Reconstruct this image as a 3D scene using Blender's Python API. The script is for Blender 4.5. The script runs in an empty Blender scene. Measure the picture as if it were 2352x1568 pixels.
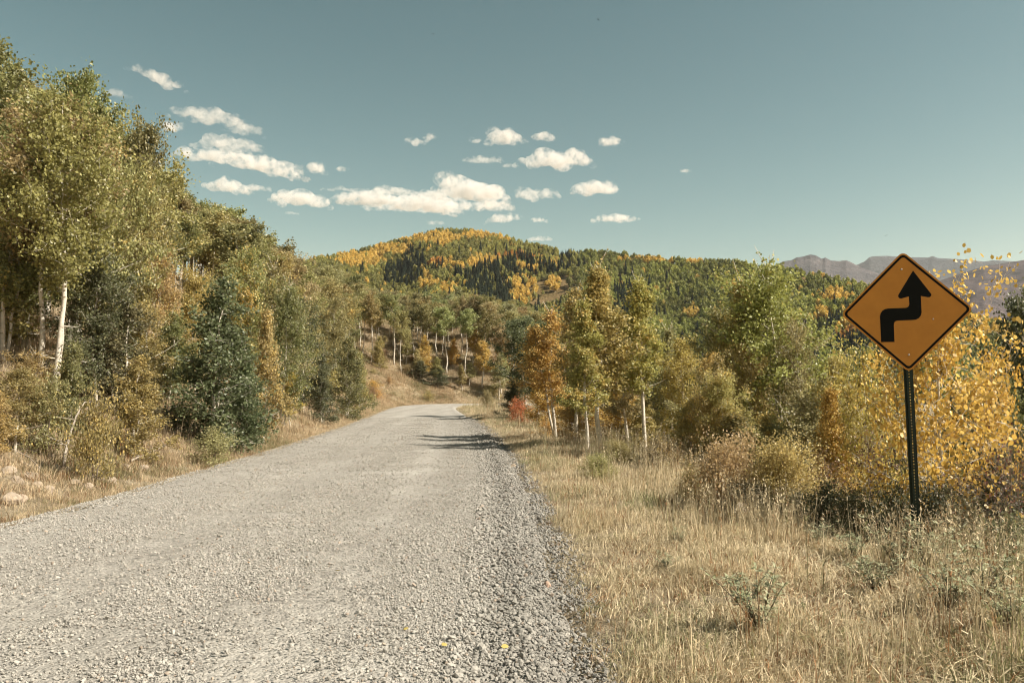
import bpy, math, random
import numpy as np
from mathutils import Vector, Matrix, Euler

R = math.radians
rng = np.random.default_rng(7)
random.seed(7)
scene = bpy.context.scene
COL = scene.collection

# ------------------------------------------------------------------ camera
F_PX, CX, CY, EYE = 1829.0, 1176.0, 784.0, 1.5      # photograph read on a 2352 x 1568 grid
PITCH = math.atan((900 - 784) / F_PX)
cam_d = bpy.data.cameras.new('camera')
cam = bpy.data.objects.new('camera', cam_d)
COL.objects.link(cam)
cam.location = (0, 0, EYE)
cam.rotation_euler = (math.pi / 2 + PITCH, 0, 0)
cam_d.sensor_width = 36
cam_d.lens = 36 * F_PX / 2352
cam_d.clip_start, cam_d.clip_end = 0.1, 60000
scene.camera = cam

# ------------------------------------------------------------------ sky, sun, exposure
SUN_EL, SUN_AZ = R(43), R(105)                        # azimuth clockwise from +Y: the sun stands to the right
world = bpy.data.worlds.new('World')
scene.world = world
world.use_nodes = True
wn, wl = world.node_tree.nodes, world.node_tree.links
wn.clear()
sky = wn.new('ShaderNodeTexSky')
sky.sky_type = 'NISHITA'
sky.sun_disc = False
sky.sun_elevation = SUN_EL
sky.sun_rotation = SUN_AZ
sky.altitude = 1500
sky.air_density = 1.0
sky.dust_density = 1.5
sky.ozone_density = 1.0
# the photograph's colour grade of the sky: one tone curve for each channel, the same over the whole sky
sep, comb = wn.new('ShaderNodeSeparateColor'), wn.new('ShaderNodeCombineColor')
wl.new(sky.outputs[0], sep.inputs[0])
for ch, (gam, gain) in enumerate(((1.9, 32.0), (1.4, 12.6), (1.4, 6.8))):
    a_ = wn.new('ShaderNodeMath'); a_.operation = 'MULTIPLY'; a_.inputs[1].default_value = 0.084
    b_ = wn.new('ShaderNodeMath'); b_.operation = 'POWER'; b_.inputs[1].default_value = gam
    c_ = wn.new('ShaderNodeMath'); c_.operation = 'MULTIPLY'; c_.inputs[1].default_value = gain
    wl.new(sep.outputs[ch], a_.inputs[0]); wl.new(a_.outputs[0], b_.inputs[0]); wl.new(b_.outputs[0], c_.inputs[0]); wl.new(c_.outputs[0], comb.inputs[ch])
bg = wn.new('ShaderNodeBackground'); bg.inputs['Strength'].default_value = 0.10
wo = wn.new('ShaderNodeOutputWorld')
wl.new(comb.outputs[0], bg.inputs['Color'])
wl.new(bg.outputs[0], wo.inputs['Surface'])

sun_d = bpy.data.lights.new('sun', 'SUN')
sun_d.energy = 5.0
sun_d.angle = R(0.53)
sun_d.color = (1.0, 0.92, 0.79)
sun = bpy.data.objects.new('sun', sun_d)
COL.objects.link(sun)
to_sun = Vector((math.cos(SUN_EL) * math.sin(SUN_AZ), math.cos(SUN_EL) * math.cos(SUN_AZ), math.sin(SUN_EL)))
sun.rotation_euler = to_sun.to_track_quat('Z', 'Y').to_euler()

scene.view_settings.view_transform = 'Standard'
scene.view_settings.look = 'None'
scene.view_settings.exposure = 1.0
scene.view_settings.gamma = 1.0
scene.render.engine = 'CYCLES'
cy = scene.cycles
cy.max_bounces, cy.diffuse_bounces, cy.glossy_bounces, cy.transmission_bounces = 6, 3, 2, 3
cy.volume_bounces, cy.transparent_max_bounces = 3, 8
cy.caustics_reflective = cy.caustics_refractive = False
cy.use_denoising = True
cy.filter_width = 1.1

# ------------------------------------------------------------------ pixel helpers
cp, sp = math.cos(PITCH), math.sin(PITCH)
def ray(px, py):
    u, v = (px - CX) / F_PX, (CY - py) / F_PX
    return np.array([u, cp - v * sp, sp + v * cp])       # per metre of depth
def at(px, py, y):
    r = ray(px, py)
    return np.array([0, 0, EYE]) + r * (y / r[1])
def project(P):
    P = np.asarray(P, float)
    dx, dy, dz = P[..., 0], P[..., 1], P[..., 2] - EYE
    dep = dy * cp + dz * sp
    up = -dy * sp + dz * cp
    return CX + F_PX * dx / dep, CY - F_PX * up / dep, dep

# ------------------------------------------------------------------ noise
_perm = rng.random((256, 256))
def vnoise(x, y, s):
    x, y = np.asarray(x) / s, np.asarray(y) / s
    xi, yi = np.floor(x).astype(int), np.floor(y).astype(int)
    fx, fy = x - xi, y - yi
    fx, fy = fx * fx * (3 - 2 * fx), fy * fy * (3 - 2 * fy)
    p = lambda a, b: _perm[a % 256, b % 256]
    return (p(xi, yi) * (1 - fx) + p(xi + 1, yi) * fx) * (1 - fy) + (p(xi, yi + 1) * (1 - fx) + p(xi + 1, yi + 1) * fx) * fy - 0.5
def fbm(x, y, s, n=4):
    return sum(vnoise(x + 37 * k, y - 91 * k, s / 2 ** k) / 2 ** k for k in range(n))
def sstep(a, b, x):
    t = np.clip((np.asarray(x, float) - a) / (b - a), 0, 1)
    return t * t * (3 - 2 * t)

# ------------------------------------------------------------------ road line and terrain
ROAD = np.array([(-2.3, -25), (-2.45, -10), (-2.62, 2), (-2.72, 9), (-2.9, 15), (-3.25, 21), (-4.15, 33), (-5.4, 45.7), (-6.7, 58),
                 (-7.7, 68), (-8.3, 76), (-8.1, 82.5), (-6.3, 88), (-2.8, 91.5), (2.5, 93), (12, 92.5), (30, 89), (70, 82), (140, 80)], float)
HALF = 3.02
def catmull(P, n=14):
    Q = np.vstack([2 * P[0] - P[1], P, 2 * P[-1] - P[-2]])
    out = []
    for i in range(1, len(Q) - 2):
        a, b, c, d = Q[i - 1], Q[i], Q[i + 1], Q[i + 2]
        for t in np.linspace(0, 1, n, endpoint=False):
            out.append(0.5 * (2 * b + (c - a) * t + (2 * a - 5 * b + 4 * c - d) * t * t + (3 * b - a - 3 * c + d) * t ** 3))
    out.append(Q[-2])
    return np.array(out)
RP = catmull(ROAD)
RT = np.gradient(RP, axis=0); RT /= np.linalg.norm(RT, axis=1)[:, None]
RN = np.stack([RT[:, 1], -RT[:, 0]], 1)                 # to the right of travel
def road_sd(x, y):
    """signed distance to the road's middle (right positive) and nearest sample"""
    x, y = np.atleast_1d(np.asarray(x, float)), np.atleast_1d(np.asarray(y, float))
    sd, idx = np.empty(x.shape), np.empty(x.shape, int)
    xf, yf, s, ii = x.ravel(), y.ravel(), sd.ravel(), idx.ravel()
    for a in range(0, len(xf), 20000):
        b = slice(a, a + 20000)
        dx, dy = xf[b, None] - RP[None, :, 0], yf[b, None] - RP[None, :, 1]
        k = np.argmin(dx * dx + dy * dy, 1)
        j = np.arange(len(k))
        lat = dx[j, k] * RN[k, 0] + dy[j, k] * RN[k, 1]
        dist = np.hypot(dx[j, k], dy[j, k])
        s[b] = np.where(lat >= 0, 1, -1) * np.where(np.abs(lat) > dist * 0.7, np.abs(lat), dist)
        ii[b] = k
    return s.reshape(x.shape), ii.reshape(x.shape)
def bank_tilt(idx):
    y = RP[idx, 1]; x = RP[idx, 0]
    return 0.05 * sstep(72, 88, y)                        # the bend is banked: outer side higher
def height(x, y):
    x, y = np.broadcast_arrays(np.asarray(x, float), np.asarray(y, float))
    shp = x.shape
    s, idx = road_sd(x, y)
    s, idx = s.reshape(shp), idx.reshape(shp)
    dl, dr = -s - HALF, s - HALF
    tilt = bank_tilt(idx)
    base = -np.clip(s, -HALF, HALF) * tilt
    far = sstep(80, 110, y)
    # bank on the left and behind the bend
    t = np.maximum(dl - 0.7, 0)
    g1 = 0.60 * (np.sqrt(t * t + 1.0) - 1.0) - 0.22 * np.maximum(t - 26, 0)
    g2 = 0.44 * (np.sqrt(t * t + 1.2) - 1.095) - 0.62 * np.maximum(t - 25, 0) * sstep(25, 45, t)
    L = (g1 * (1 - far) + g2 * far)
    L = L * (1 - sstep(4, 34, x)) - 26 * sstep(12, 60, x) * sstep(0.5, 25, dl)
    L = np.maximum(L, -40 + 0 * x)
    ditch = -0.10 * np.exp(-((dl - 0.45) / 0.3) ** 2)
    rough = fbm(x, y, 3.2, 4) * 0.5 * sstep(0.6, 3.5, np.abs(s) - HALF) + fbm(x, y, 14, 3) * 0.9 * sstep(3, 10, np.abs(s) - HALF)
    left = L + ditch
    u = np.maximum(dr - 2.6, 0)
    right = -0.30 * (np.sqrt(u * u + 2.0) - 1.414) - 0.12 * np.maximum(u - 4, 0)
    right = right + 0.05 * np.exp(-((dr - 0.75) / 0.5) ** 2)
    right = np.maximum(right, -40)
    z = np.where(s < 0, np.where(dl > 0, left, 0), np.where(dr > 0, right, 0)) + base
    micro = fbm(x, y, 0.7, 3) * 0.10 * sstep(0.1, 1.0, np.abs(s) - HALF)
    z = z + rough * np.where(s < 0, 1, 0.55) + micro
    under = np.where(np.abs(s) < HALF - 0.02, -0.10, 0)    # the road bed lies on top of this sheet
    return z + under
def h1(x, y):
    return float(height(np.array([x]), np.array([y]))[0])
def ground_hit(px, py, y0=2.5, y1=220):
    r = ray(px, py); r = r / r[1]
    ys = np.concatenate([np.arange(y0, 40, 0.1), np.arange(40, y1, 0.5)])
    P = np.array([0, 0, EYE])[None] + ys[:, None] * r[None]
    d = P[:, 2] - height(P[:, 0], P[:, 1])
    k = np.argmax(d < 0)
    if d[k] >= 0: return None
    return np.array([P[k, 0], P[k, 1], h1(P[k, 0], P[k, 1])])

# ------------------------------------------------------------------ mesh helpers
def mesh_np(name, V, Fq=None, Ft=None, mats=(), smooth=False, fattr=None, matidx=None):
    """mesh from numpy arrays of quads and triangles"""
    V = np.asarray(V, np.float32)
    fq = np.zeros((0, 4), int) if Fq is None else np.asarray(Fq, int).reshape(-1, 4)
    ft = np.zeros((0, 3), int) if Ft is None else np.asarray(Ft, int).reshape(-1, 3)
    me = bpy.data.meshes.new(name)
    me.vertices.add(len(V)); me.vertices.foreach_set('co', V.ravel())
    nl = fq.size + ft.size
    me.loops.add(nl)
    me.loops.foreach_set('vertex_index', np.concatenate([fq.ravel(), ft.ravel()]).astype(np.int32))
    n = len(fq) + len(ft)
    me.polygons.add(n)
    starts = np.concatenate([np.arange(len(fq)) * 4, len(fq) * 4 + np.arange(len(ft)) * 3]).astype(np.int32)
    me.polygons.foreach_set('loop_start', starts)
    me.polygons.foreach_set('use_smooth', np.full(n, smooth))
    if matidx is not None: me.polygons.foreach_set('material_index', np.asarray(matidx, np.int32))
    for m in mats: me.materials.append(m)
    if fattr:
        for k, a in fattr.items():
            at_ = me.attributes.new(k, 'FLOAT', 'FACE'); at_.data.foreach_set('value', np.asarray(a, np.float32))
    me.update(calc_edges=True)
    return me
def link(name, me, parent=None, loc=None, label=None, cat=None, group=None, kind=None):
    o = bpy.data.objects.new(name, me); COL.objects.link(o)
    if loc is not None: o.location = loc
    if parent is not None: o.parent = parent
    for k, v in (('label', label), ('category', cat), ('group', group), ('kind', kind)):
        if v: o[k] = v
    return o
def grid_faces(nx, ny):
    i, j = np.meshgrid(np.arange(nx - 1), np.arange(ny - 1), indexing='ij')
    a = (i * ny + j).ravel()
    return np.stack([a, a + ny, a + ny + 1, a + 1], 1)
class MB:
    """collects vertices and faces of one mesh"""
    def __init__(s): s.V, s.Q, s.T, s.n = [], [], [], 0
    def add(s, V, Q=None, T=None):
        V = np.asarray(V, float)
        s.V.append(V)
        if Q is not None and len(Q): s.Q.append(np.asarray(Q, int) + s.n)
        if T is not None and len(T): s.T.append(np.asarray(T, int) + s.n)
        s.n += len(V)
    def tube(s, P, rad, k=6, cap=True):
        P = np.asarray(P, float); rad = np.broadcast_to(np.asarray(rad, float), (len(P),))
        T = np.gradient(P, axis=0); T /= np.linalg.norm(T, axis=1)[:, None] + 1e-9
        ref = np.array([0.31, 0.95, 0.05]) if abs(T[:, 1].mean()) < 0.8 else np.array([1.0, 0.1, 0.05])
        A = np.cross(T, ref); A /= np.linalg.norm(A, axis=1)[:, None] + 1e-9
        B = np.cross(T, A)
        an = np.arange(k) * 2 * np.pi / k
        V = P[:, None] + rad[:, None, None] * (np.cos(an)[None, :, None] * A[:, None] + np.sin(an)[None, :, None] * B[:, None])
        V = V.reshape(-1, 3)
        i, j = np.meshgrid(np.arange(len(P) - 1), np.arange(k), indexing='ij')
        a, b = (i * k + j).ravel(), (i * k + (j + 1) % k).ravel()
        Tt = None
        if cap:
            V = np.vstack([V, P[-1], P[0]]); m = len(P) * k
            jj = np.arange(k)
            Tt = np.vstack([np.stack([(len(P) - 1) * k + jj, (len(P) - 1) * k + (jj + 1) % k, np.full(k, m)], 1),
                            np.stack([(jj + 1) % k, jj, np.full(k, m + 1)], 1)])
        s.add(V, np.stack([a, b, b + k, a + k], 1), Tt)
    def box(s, c, d):
        c, d = np.asarray(c, float), np.asarray(d, float) / 2
        V = np.array([[x, y, z] for x in (-1, 1) for y in (-1, 1) for z in (-1, 1)]) * d + c
        s.add(V, [[0, 1, 3, 2], [4, 6, 7, 5], [0, 4, 5, 1], [2, 3, 7, 6], [0, 2, 6, 4], [1, 5, 7, 3]])
    def mesh(s, name, mats=(), smooth=False, **k):
        return mesh_np(name, np.vstack(s.V), np.vstack(s.Q) if s.Q else None, np.vstack(s.T) if s.T else None, mats, smooth, **k)

# ------------------------------------------------------------------ materials
def mat(name):
    m = bpy.data.materials.new(name); m.use_nodes = True
    nt = m.node_tree
    return m, nt, nt.nodes['Principled BSDF']
def nd(nt, typ, **k):
    n = nt.nodes.new(typ)
    for a, b in k.items():
        if a in n.inputs.keys() if hasattr(n.inputs, 'keys') else False: n.inputs[a].default_value = b
        else: setattr(n, a, b)
    return n
def noise(nt, scale, detail=4, rough=0.6, vec=None):
    n = nt.nodes.new('ShaderNodeTexNoise')
    n.inputs['Scale'].default_value = scale; n.inputs['Detail'].default_value = detail; n.inputs['Roughness'].default_value = rough
    if vec is not None: nt.links.new(vec, n.inputs['Vector'])
    return n
def ramp(nt, fac, stops):
    r = nt.nodes.new('ShaderNodeValToRGB')
    while len(r.color_ramp.elements) < len(stops): r.color_ramp.elements.new(0.5)
    for e, (p, c) in zip(r.color_ramp.elements, stops):
        e.position = p; e.color = (c if hasattr(c, '__len__') else (c, c, c)) + (1,) if not hasattr(c, '__len__') or len(c) == 3 else c
    nt.links.new(fac, r.inputs[0])
    return r
def mixc(nt, a, b, fac, mode='MIX'):
    m = nt.nodes.new('ShaderNodeMix'); m.data_type = 'RGBA'; m.blend_type = mode
    for s, v in (('A', a), ('B', b), ('Factor', fac)):
        if isinstance(v, (int, float)): m.inputs[s].default_value = v
        elif isinstance(v, tuple): m.inputs[s].default_value = v + (1,) if len(v) == 3 else v
        else: nt.links.new(v, m.inputs[s])
    return m.outputs['Result']
def math_(nt, op, a, b=None, clamp=False):
    m = nt.nodes.new('ShaderNodeMath'); m.operation = op; m.use_clamp = clamp
    for i, v in enumerate((a, b)):
        if v is None: continue
        if isinstance(v, (int, float)): m.inputs[i].default_value = v
        else: nt.links.new(v, m.inputs[i])
    return m.outputs[0]
def bump(nt, h, dist, strength=1.0):
    b = nt.nodes.new('ShaderNodeBump'); b.inputs['Distance'].default_value = dist; b.inputs['Strength'].default_value = strength
    nt.links.new(h, b.inputs['Height'])
    return b.outputs[0]
def geo_pos(nt):
    return nt.nodes.new('ShaderNodeNewGeometry').outputs['Position']
def attr(nt, name, kind='GEOMETRY'):
    a = nt.nodes.new('ShaderNodeAttribute'); a.attribute_name = name; a.attribute_type = kind
    return a

def leaf_shader(name, per_instance=False, trans=0.42):
    """leaf colour comes from the object's own colour; its alpha says how far the tree has turned"""
    m, nt, p = mat(name)
    var = attr(nt, 'leafvar').outputs['Fac']
    clump = attr(nt, 'clump').outputs['Fac']
    if per_instance:
        col = attr(nt, 'tint', 'INSTANCER').outputs['Color']
        turned = attr(nt, 'turned', 'INSTANCER').outputs['Fac']
    else:
        oi = nt.nodes.new('ShaderNodeObjectInfo')
        col, turned = oi.outputs['Color'], oi.outputs['Alpha']
    t = math_(nt, 'ADD', math_(nt, 'MULTIPLY', clump, 0.9), math_(nt, 'MULTIPLY', var, 0.5))
    t = math_(nt, 'SUBTRACT', math_(nt, 'ADD', t, math_(nt, 'MULTIPLY', turned, 1.6)), 1.30)
    t = math_(nt, 'MULTIPLY', t, 3.0, True)
    gold = ramp(nt, var, [(0.0, (0.48, 0.28, 0.06)), (0.5, (0.55, 0.375, 0.10)), (1.0, (0.60, 0.46, 0.18))]).outputs[0]
    c = mixc(nt, col, gold, t)
    br = math_(nt, 'ADD', math_(nt, 'MULTIPLY', var, 0.7), 0.65)
    c = mixc(nt, c, br, 1.0, 'MULTIPLY')
    nt.links.new(c, p.inputs['Base Color'])
    p.inputs['Roughness'].default_value = 0.42
    p.inputs['Specular IOR Level'].default_value = 0.45
    tr = nt.nodes.new('ShaderNodeBsdfTranslucent')
    nt.links.new(c, tr.inputs['Color'])
    mx = nt.nodes.new('ShaderNodeMixShader'); mx.inputs[0].default_value = trans
    nt.links.new(p.outputs[0], mx.inputs[1]); nt.links.new(tr.outputs[0], mx.inputs[2])
    nt.links.new(mx.outputs[0], nt.nodes['Material Output'].inputs['Surface'])
    return m
M_LEAF = leaf_shader('leaf')
M_LEAF_I = leaf_shader('leaf_scattered', True)

def bark(name, light, dark):
    m, nt, p = mat(name)
    tc = nt.nodes.new('ShaderNodeTexCoord').outputs['Object']
    mp = nt.nodes.new('ShaderNodeMapping'); mp.inputs['Scale'].default_value = (3, 3, 9)
    nt.links.new(tc, mp.inputs['Vector'])
    n1 = noise(nt, 1.6, 5, 0.65, mp.outputs[0])
    mp2 = nt.nodes.new('ShaderNodeMapping'); mp2.inputs['Scale'].default_value = (1, 1, 2.2)
    nt.links.new(tc, mp2.inputs['Vector'])
    n2 = noise(nt, 2.2, 3, 0.5, mp2.outputs[0])
    marks = ramp(nt, n1.outputs[0], [(0.30, 1.0), (0.40, 0.0)]).outputs[0]
    c = mixc(nt, light, tuple(0.72 * v for v in light), ramp(nt, n2.outputs[0], [(0.4, 0.0), (0.65, 1.0)]).outputs[0])
    c = mixc(nt, c, dark, marks)
    nt.links.new(c, p.inputs['Base Color'])
    nt.links.new(bump(nt, n1.outputs[0], 0.015), p.inputs['Normal'])
    p.inputs['Roughness'].default_value = 0.8
    return m
M_BARK = bark('aspen_bark', (0.60, 0.55, 0.46), (0.05, 0.045, 0.035))
M_TWIG = bark('grey_twig', (0.20, 0.16, 0.125), (0.06, 0.045, 0.035))
M_DEAD = bark('dead_wood', (0.36, 0.31, 0.25), (0.10, 0.08, 0.06))

def ground_mat():
    m, nt, p = mat('dry_ground')
    pos = geo_pos(nt)
    n1 = noise(nt, 0.9, 6, 0.65, pos); n2 = noise(nt, 7, 5, 0.7, pos); n3 = noise(nt, 45, 4, 0.75, pos)
    c = ramp(nt, n1.outputs[0], [(0.3, (0.22, 0.165, 0.105)), (0.5, (0.37, 0.30, 0.205)), (0.7, (0.50, 0.43, 0.32))]).outputs[0]
    c = mixc(nt, c, (0.13, 0.115, 0.055), ramp(nt, n2.outputs[0], [(0.45, 0.0), (0.72, 0.8)]).outputs[0])
    c = mixc(nt, c, ramp(nt, n3.outputs[0], [(0.3, 0.45), (0.7, 1.5)]).outputs[0], 1.0, 'MULTIPLY')
    nt.links.new(c, p.inputs['Base Color'])
    h = math_(nt, 'ADD', n2.outputs[0], math_(nt, 'MULTIPLY', n3.outputs[0], 0.4))
    nt.links.new(bump(nt, h, 0.12), p.inputs['Normal'])
    p.inputs['Roughness'].default_value = 0.95; p.inputs['Specular IOR Level'].default_value = 0.1
    return m
M_GROUND = ground_mat()

def road_mat():
    m, nt, p = mat('gravel_road')
    pos = geo_pos(nt)
    big = noise(nt, 0.5, 4, 0.6, pos)
    mp = nt.nodes.new('ShaderNodeMapping'); mp.inputs['Scale'].default_value = (1.3, 0.10, 1); mp.inputs['Rotation'].default_value = (0, 0, R(-4))
    nt.links.new(pos, mp.inputs['Vector'])
    tracks = noise(nt, 1.0, 3, 0.5, mp.outputs[0])
    vor = nt.nodes.new('ShaderNodeTexVoronoi'); vor.inputs['Scale'].default_value = 42
    nt.links.new(pos, vor.inputs['Vector'])
    vor2 = nt.nodes.new('ShaderNodeTexVoronoi'); vor2.inputs['Scale'].default_value = 16
    nt.links.new(pos, vor2.inputs['Vector'])
    fine = noise(nt, 140, 3, 0.7, pos)
    mid = noise(nt, 9, 5, 0.7, pos)
    c = ramp(nt, tracks.outputs[0], [(0.32, (0.295, 0.278, 0.246)), (0.62, (0.37, 0.35, 0.313))]).outputs[0]
    c = mixc(nt, c, (0.26, 0.24, 0.21), ramp(nt, big.outputs[0], [(0.42, 0.0), (0.7, 0.6)]).outputs[0])
    tone = mixc(nt, vor.outputs['Color'], vor2.outputs['Color'], 0.35)
    bw = nt.nodes.new('ShaderNodeRGBToBW'); nt.links.new(tone, bw.inputs[0])
    c = mixc(nt, c, ramp(nt, bw.outputs[0], [(0.15, 0.72), (0.85, 1.22)]).outputs[0], 1.0, 'MULTIPLY')
    c = mixc(nt, c, ramp(nt, mid.outputs[0], [(0.3, 0.82), (0.7, 1.14)]).outputs[0], 1.0, 'MULTIPLY')
    nt.links.new(c, p.inputs['Base Color'])
    h = math_(nt, 'ADD', math_(nt, 'MULTIPLY', vor.outputs['Distance'], -0.8), math_(nt, 'MULTIPLY', fine.outputs[0], 0.35))
    h = math_(nt, 'ADD', h, math_(nt, 'MULTIPLY', vor2.outputs['Distance'], -0.7))
    nt.links.new(bump(nt, h, 0.014), p.inputs['Normal'])
    p.inputs['Roughness'].default_value = 0.92; p.inputs['Specular IOR Level'].default_value = 0.15
    return m
M_ROAD = road_mat()

def stone_mat():
    m, nt, p = mat('crushed_stone')
    t = attr(nt, 'tint', 'INSTANCER').outputs['Color']
    n = noise(nt, 60, 3, 0.6, nt.nodes.new('ShaderNodeTexCoord').outputs['Object'])
    c = mixc(nt, t, ramp(nt, n.outputs[0], [(0.3, 0.85), (0.7, 1.12)]).outputs[0], 1.0, 'MULTIPLY')
    nt.links.new(c, p.inputs['Base Color']); p.inputs['Roughness'].default_value = 0.85; p.inputs['Specular IOR Level'].default_value = 0.2
    return m
M_STONE = stone_mat()

def rock_mat(name, c1, c2):
    m, nt, p = mat(name)
    tc = nt.nodes.new('ShaderNodeTexCoord').outputs['Object']
    n = noise(nt, 7, 6, 0.7, tc)
    nt.links.new(ramp(nt, n.outputs[0], [(0.3, c1), (0.7, c2)]).outputs[0], p.inputs['Base Color'])
    nt.links.new(bump(nt, n.outputs[0], 0.03), p.inputs['Normal'])
    p.inputs['Roughness'].default_value = 0.9
    return m
M_ROCK = rock_mat('pale_rock', (0.24, 0.19, 0.14), (0.40, 0.33, 0.25))
M_PINK = rock_mat('pinkish_rock', (0.34, 0.23, 0.17), (0.46, 0.33, 0.25))

def grass_mat():
    m, nt, p = mat('dry_grass')
    t = attr(nt, 'tint', 'INSTANCER').outputs['Color']
    v = attr(nt, 'leafvar').outputs['Fac']
    c = mixc(nt, t, math_(nt, 'ADD', math_(nt, 'MULTIPLY', v, 0.8), 0.6), 1.0, 'MULTIPLY')
    nt.links.new(c, p.inputs['Base Color']); p.inputs['Roughness'].default_value = 0.6; p.inputs['Specular IOR Level'].default_value = 0.3
    tr = nt.nodes.new('ShaderNodeBsdfTranslucent'); nt.links.new(c, tr.inputs['Color'])
    mx = nt.nodes.new('ShaderNodeMixShader'); mx.inputs[0].default_value = 0.3
    nt.links.new(p.outputs[0], mx.inputs[1]); nt.links.new(tr.outputs[0], mx.inputs[2])
    nt.links.new(mx.outputs[0], nt.nodes['Material Output'].inputs['Surface'])
    return m
M_GRASS = grass_mat()

def plain(name, c, rough=0.6, metal=0.0, spec=0.5):
    m, nt, p = mat(name)
    n = noise(nt, 12, 5, 0.65, nt.nodes.new('ShaderNodeTexCoord').outputs['Object'])
    nt.links.new(mixc(nt, c, ramp(nt, n.outputs[0], [(0.3, 0.88), (0.7, 1.1)]).outputs[0], 1.0, 'MULTIPLY'), p.inputs['Base Color'])
    p.inputs['Roughness'].default_value = rough; p.inputs['Metallic'].default_value = metal; p.inputs['Specular IOR Level'].default_value = spec
    return m

# ------------------------------------------------------------------ ground sheet, road, hill, mountains
def axis(parts):
    return np.unique(np.round(np.concatenate([np.arange(a, b, s) for a, b, s in parts]), 3))
gx = axis([(-14000, -2000, 2000), (-2000, -300, 150), (-300, -80, 15), (-80, -30, 2.5), (-30, -12, 0.6), (-12, 8, 0.22), (8, 30, 0.9), (30, 120, 5), (120, 600, 40), (600, 2000, 200), (2000, 14001, 2000)])
gy = axis([(-14000, -500, 2500), (-500, -30, 40), (-30, 2, 2), (2, 30, 0.25), (30, 140, 0.8), (140, 300, 8), (300, 1500, 100), (1500, 14001, 1500)])
X, Y = np.meshgrid(gx, gy, indexing='ij')
Z = height(X, Y)
rr = np.hypot(X, Y)
Z = np.where(rr > 190, Z * (1 - sstep(190, 300, rr)) - 45 * sstep(190, 300, rr), Z)
link('ground', mesh_np('ground', np.stack([X, Y, Z], -1).reshape(-1, 3), grid_faces(len(gx), len(gy)), mats=[M_GROUND], smooth=True), kind='structure')

lat = np.linspace(-HALF, HALF, 29)
dens = RP[(RP[:, 1] > -24)]
seg = np.interp(np.arange(0, len(RP) - 1, 0.2), np.arange(len(RP)), RP[:, 0]), np.interp(np.arange(0, len(RP) - 1, 0.2), np.arange(len(RP)), RP[:, 1])
RC = np.stack(seg, 1)
tg = np.gradient(RC, axis=0); tg /= np.linalg.norm(tg, axis=1)[:, None]
nn = np.stack([tg[:, 1], -tg[:, 0]], 1)
edge = 0.10 * np.stack([vnoise(np.arange(len(RC)) * 0.35, 3 + 0 * RC[:, 0], 1.7), vnoise(np.arange(len(RC)) * 0.35, 40 + 0 * RC[:, 0], 1.7)], 1) * 2
LW = np.where(lat[None] < 0, lat[None] + edge[:, :1] * (lat[None] < -2.5), lat[None] + edge[:, 1:] * (lat[None] > 2.5))
RX = RC[:, None, 0] + nn[:, None, 0] * LW; RY = RC[:, None, 1] + nn[:, None, 1] * LW
tl = 0.05 * sstep(72, 88, RC[:, 1])[:, None]
RZ = -LW * tl + 0.035 * (1 - (LW / HALF) ** 2) + 0.012 + fbm(RX, RY, 1.5, 3) * 0.025 - 0.02 * np.exp(-((LW - 1.3) / 0.35) ** 2) - 0.02 * np.exp(-((LW + 0.7) / 0.35) ** 2)
RZ = RZ + 0.05 * np.exp(-((LW - 2.75) / 0.2) ** 2) - np.where(np.abs(lat)[None] > HALF - 0.01, 0.09, 0)
road = link('gravel_road', mesh_np('gravel_road', np.stack([RX, RY, RZ], -1).reshape(-1, 3), grid_faces(len(RC), len(lat))[:, ::-1], mats=[M_ROAD], smooth=True), kind='structure')
def road_z(x, y):
    s, idx = road_sd(x, y)
    return -s * bank_tilt(idx) + 0.035 * (1 - (s / HALF) ** 2) + 0.012 + fbm(x, y, 1.5, 3) * 0.025 + 0.05 * np.exp(-((s - 2.75) / 0.2) ** 2)

def az_of(px): return math.atan((px - CX) / F_PX)
def elev_tan(px, py):
    r = ray(px, py); return r[2] / math.hypot(r[0], r[1])
SKY_HILL = [(-900, 700), (-200, 690), (300, 660), (600, 625), (760, 598), (850, 578), (950, 552), (1010, 538), (1080, 538), (1150, 551), (1230, 571), (1290, 586), (1350, 586), (1420, 592), (1550, 605), (1700, 613),
            (1800, 625), (1900, 643), (1980, 664), (2100, 700), (2230, 735), (2352, 765), (2700, 800), (3400, 820)]
haz = np.array([az_of(p) for p, _ in SKY_HILL]); hel = np.array([elev_tan(p, q) for p, q in SKY_HILL])
def hill_R(a): return np.interp(a, [-0.9, -0.25, -0.08, 0.06, 0.3, 0.6, 1.0], [760, 800, 880, 800, 720, 620, 560])
HR0, HZ0 = 235.0, -42.0
def hill_z(a, r):
    Rr = hill_R(a)
    top = EYE + np.interp(a, haz, hel) * Rr
    t = (r - HR0) / (Rr - HR0)
    tt = np.clip(t, 0, 1)
    z = HZ0 + (top - HZ0) * (tt ** 0.92 * (1 - 0.12 * np.sin(tt * np.pi)))
    x, y = r * np.sin(a), r * np.cos(a)
    b = (fbm(x, y, 190, 3) * 34 + 9 * np.sin(a * 38 + r * 0.006)) * np.sin(np.pi * tt) ** 0.8
    back = np.where(t > 1, -(t - 1) * (Rr - HR0) * 0.35, 0)
    return z + b * (t < 1) + back
ha, hr = np.linspace(-0.95, 1.0, 260), np.concatenate([np.arange(HR0, 900, 7), np.arange(900, 1500, 40)])
A, Q = np.meshgrid(ha, hr, indexing='ij')
HZ = hill_z(A, Q)
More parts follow.
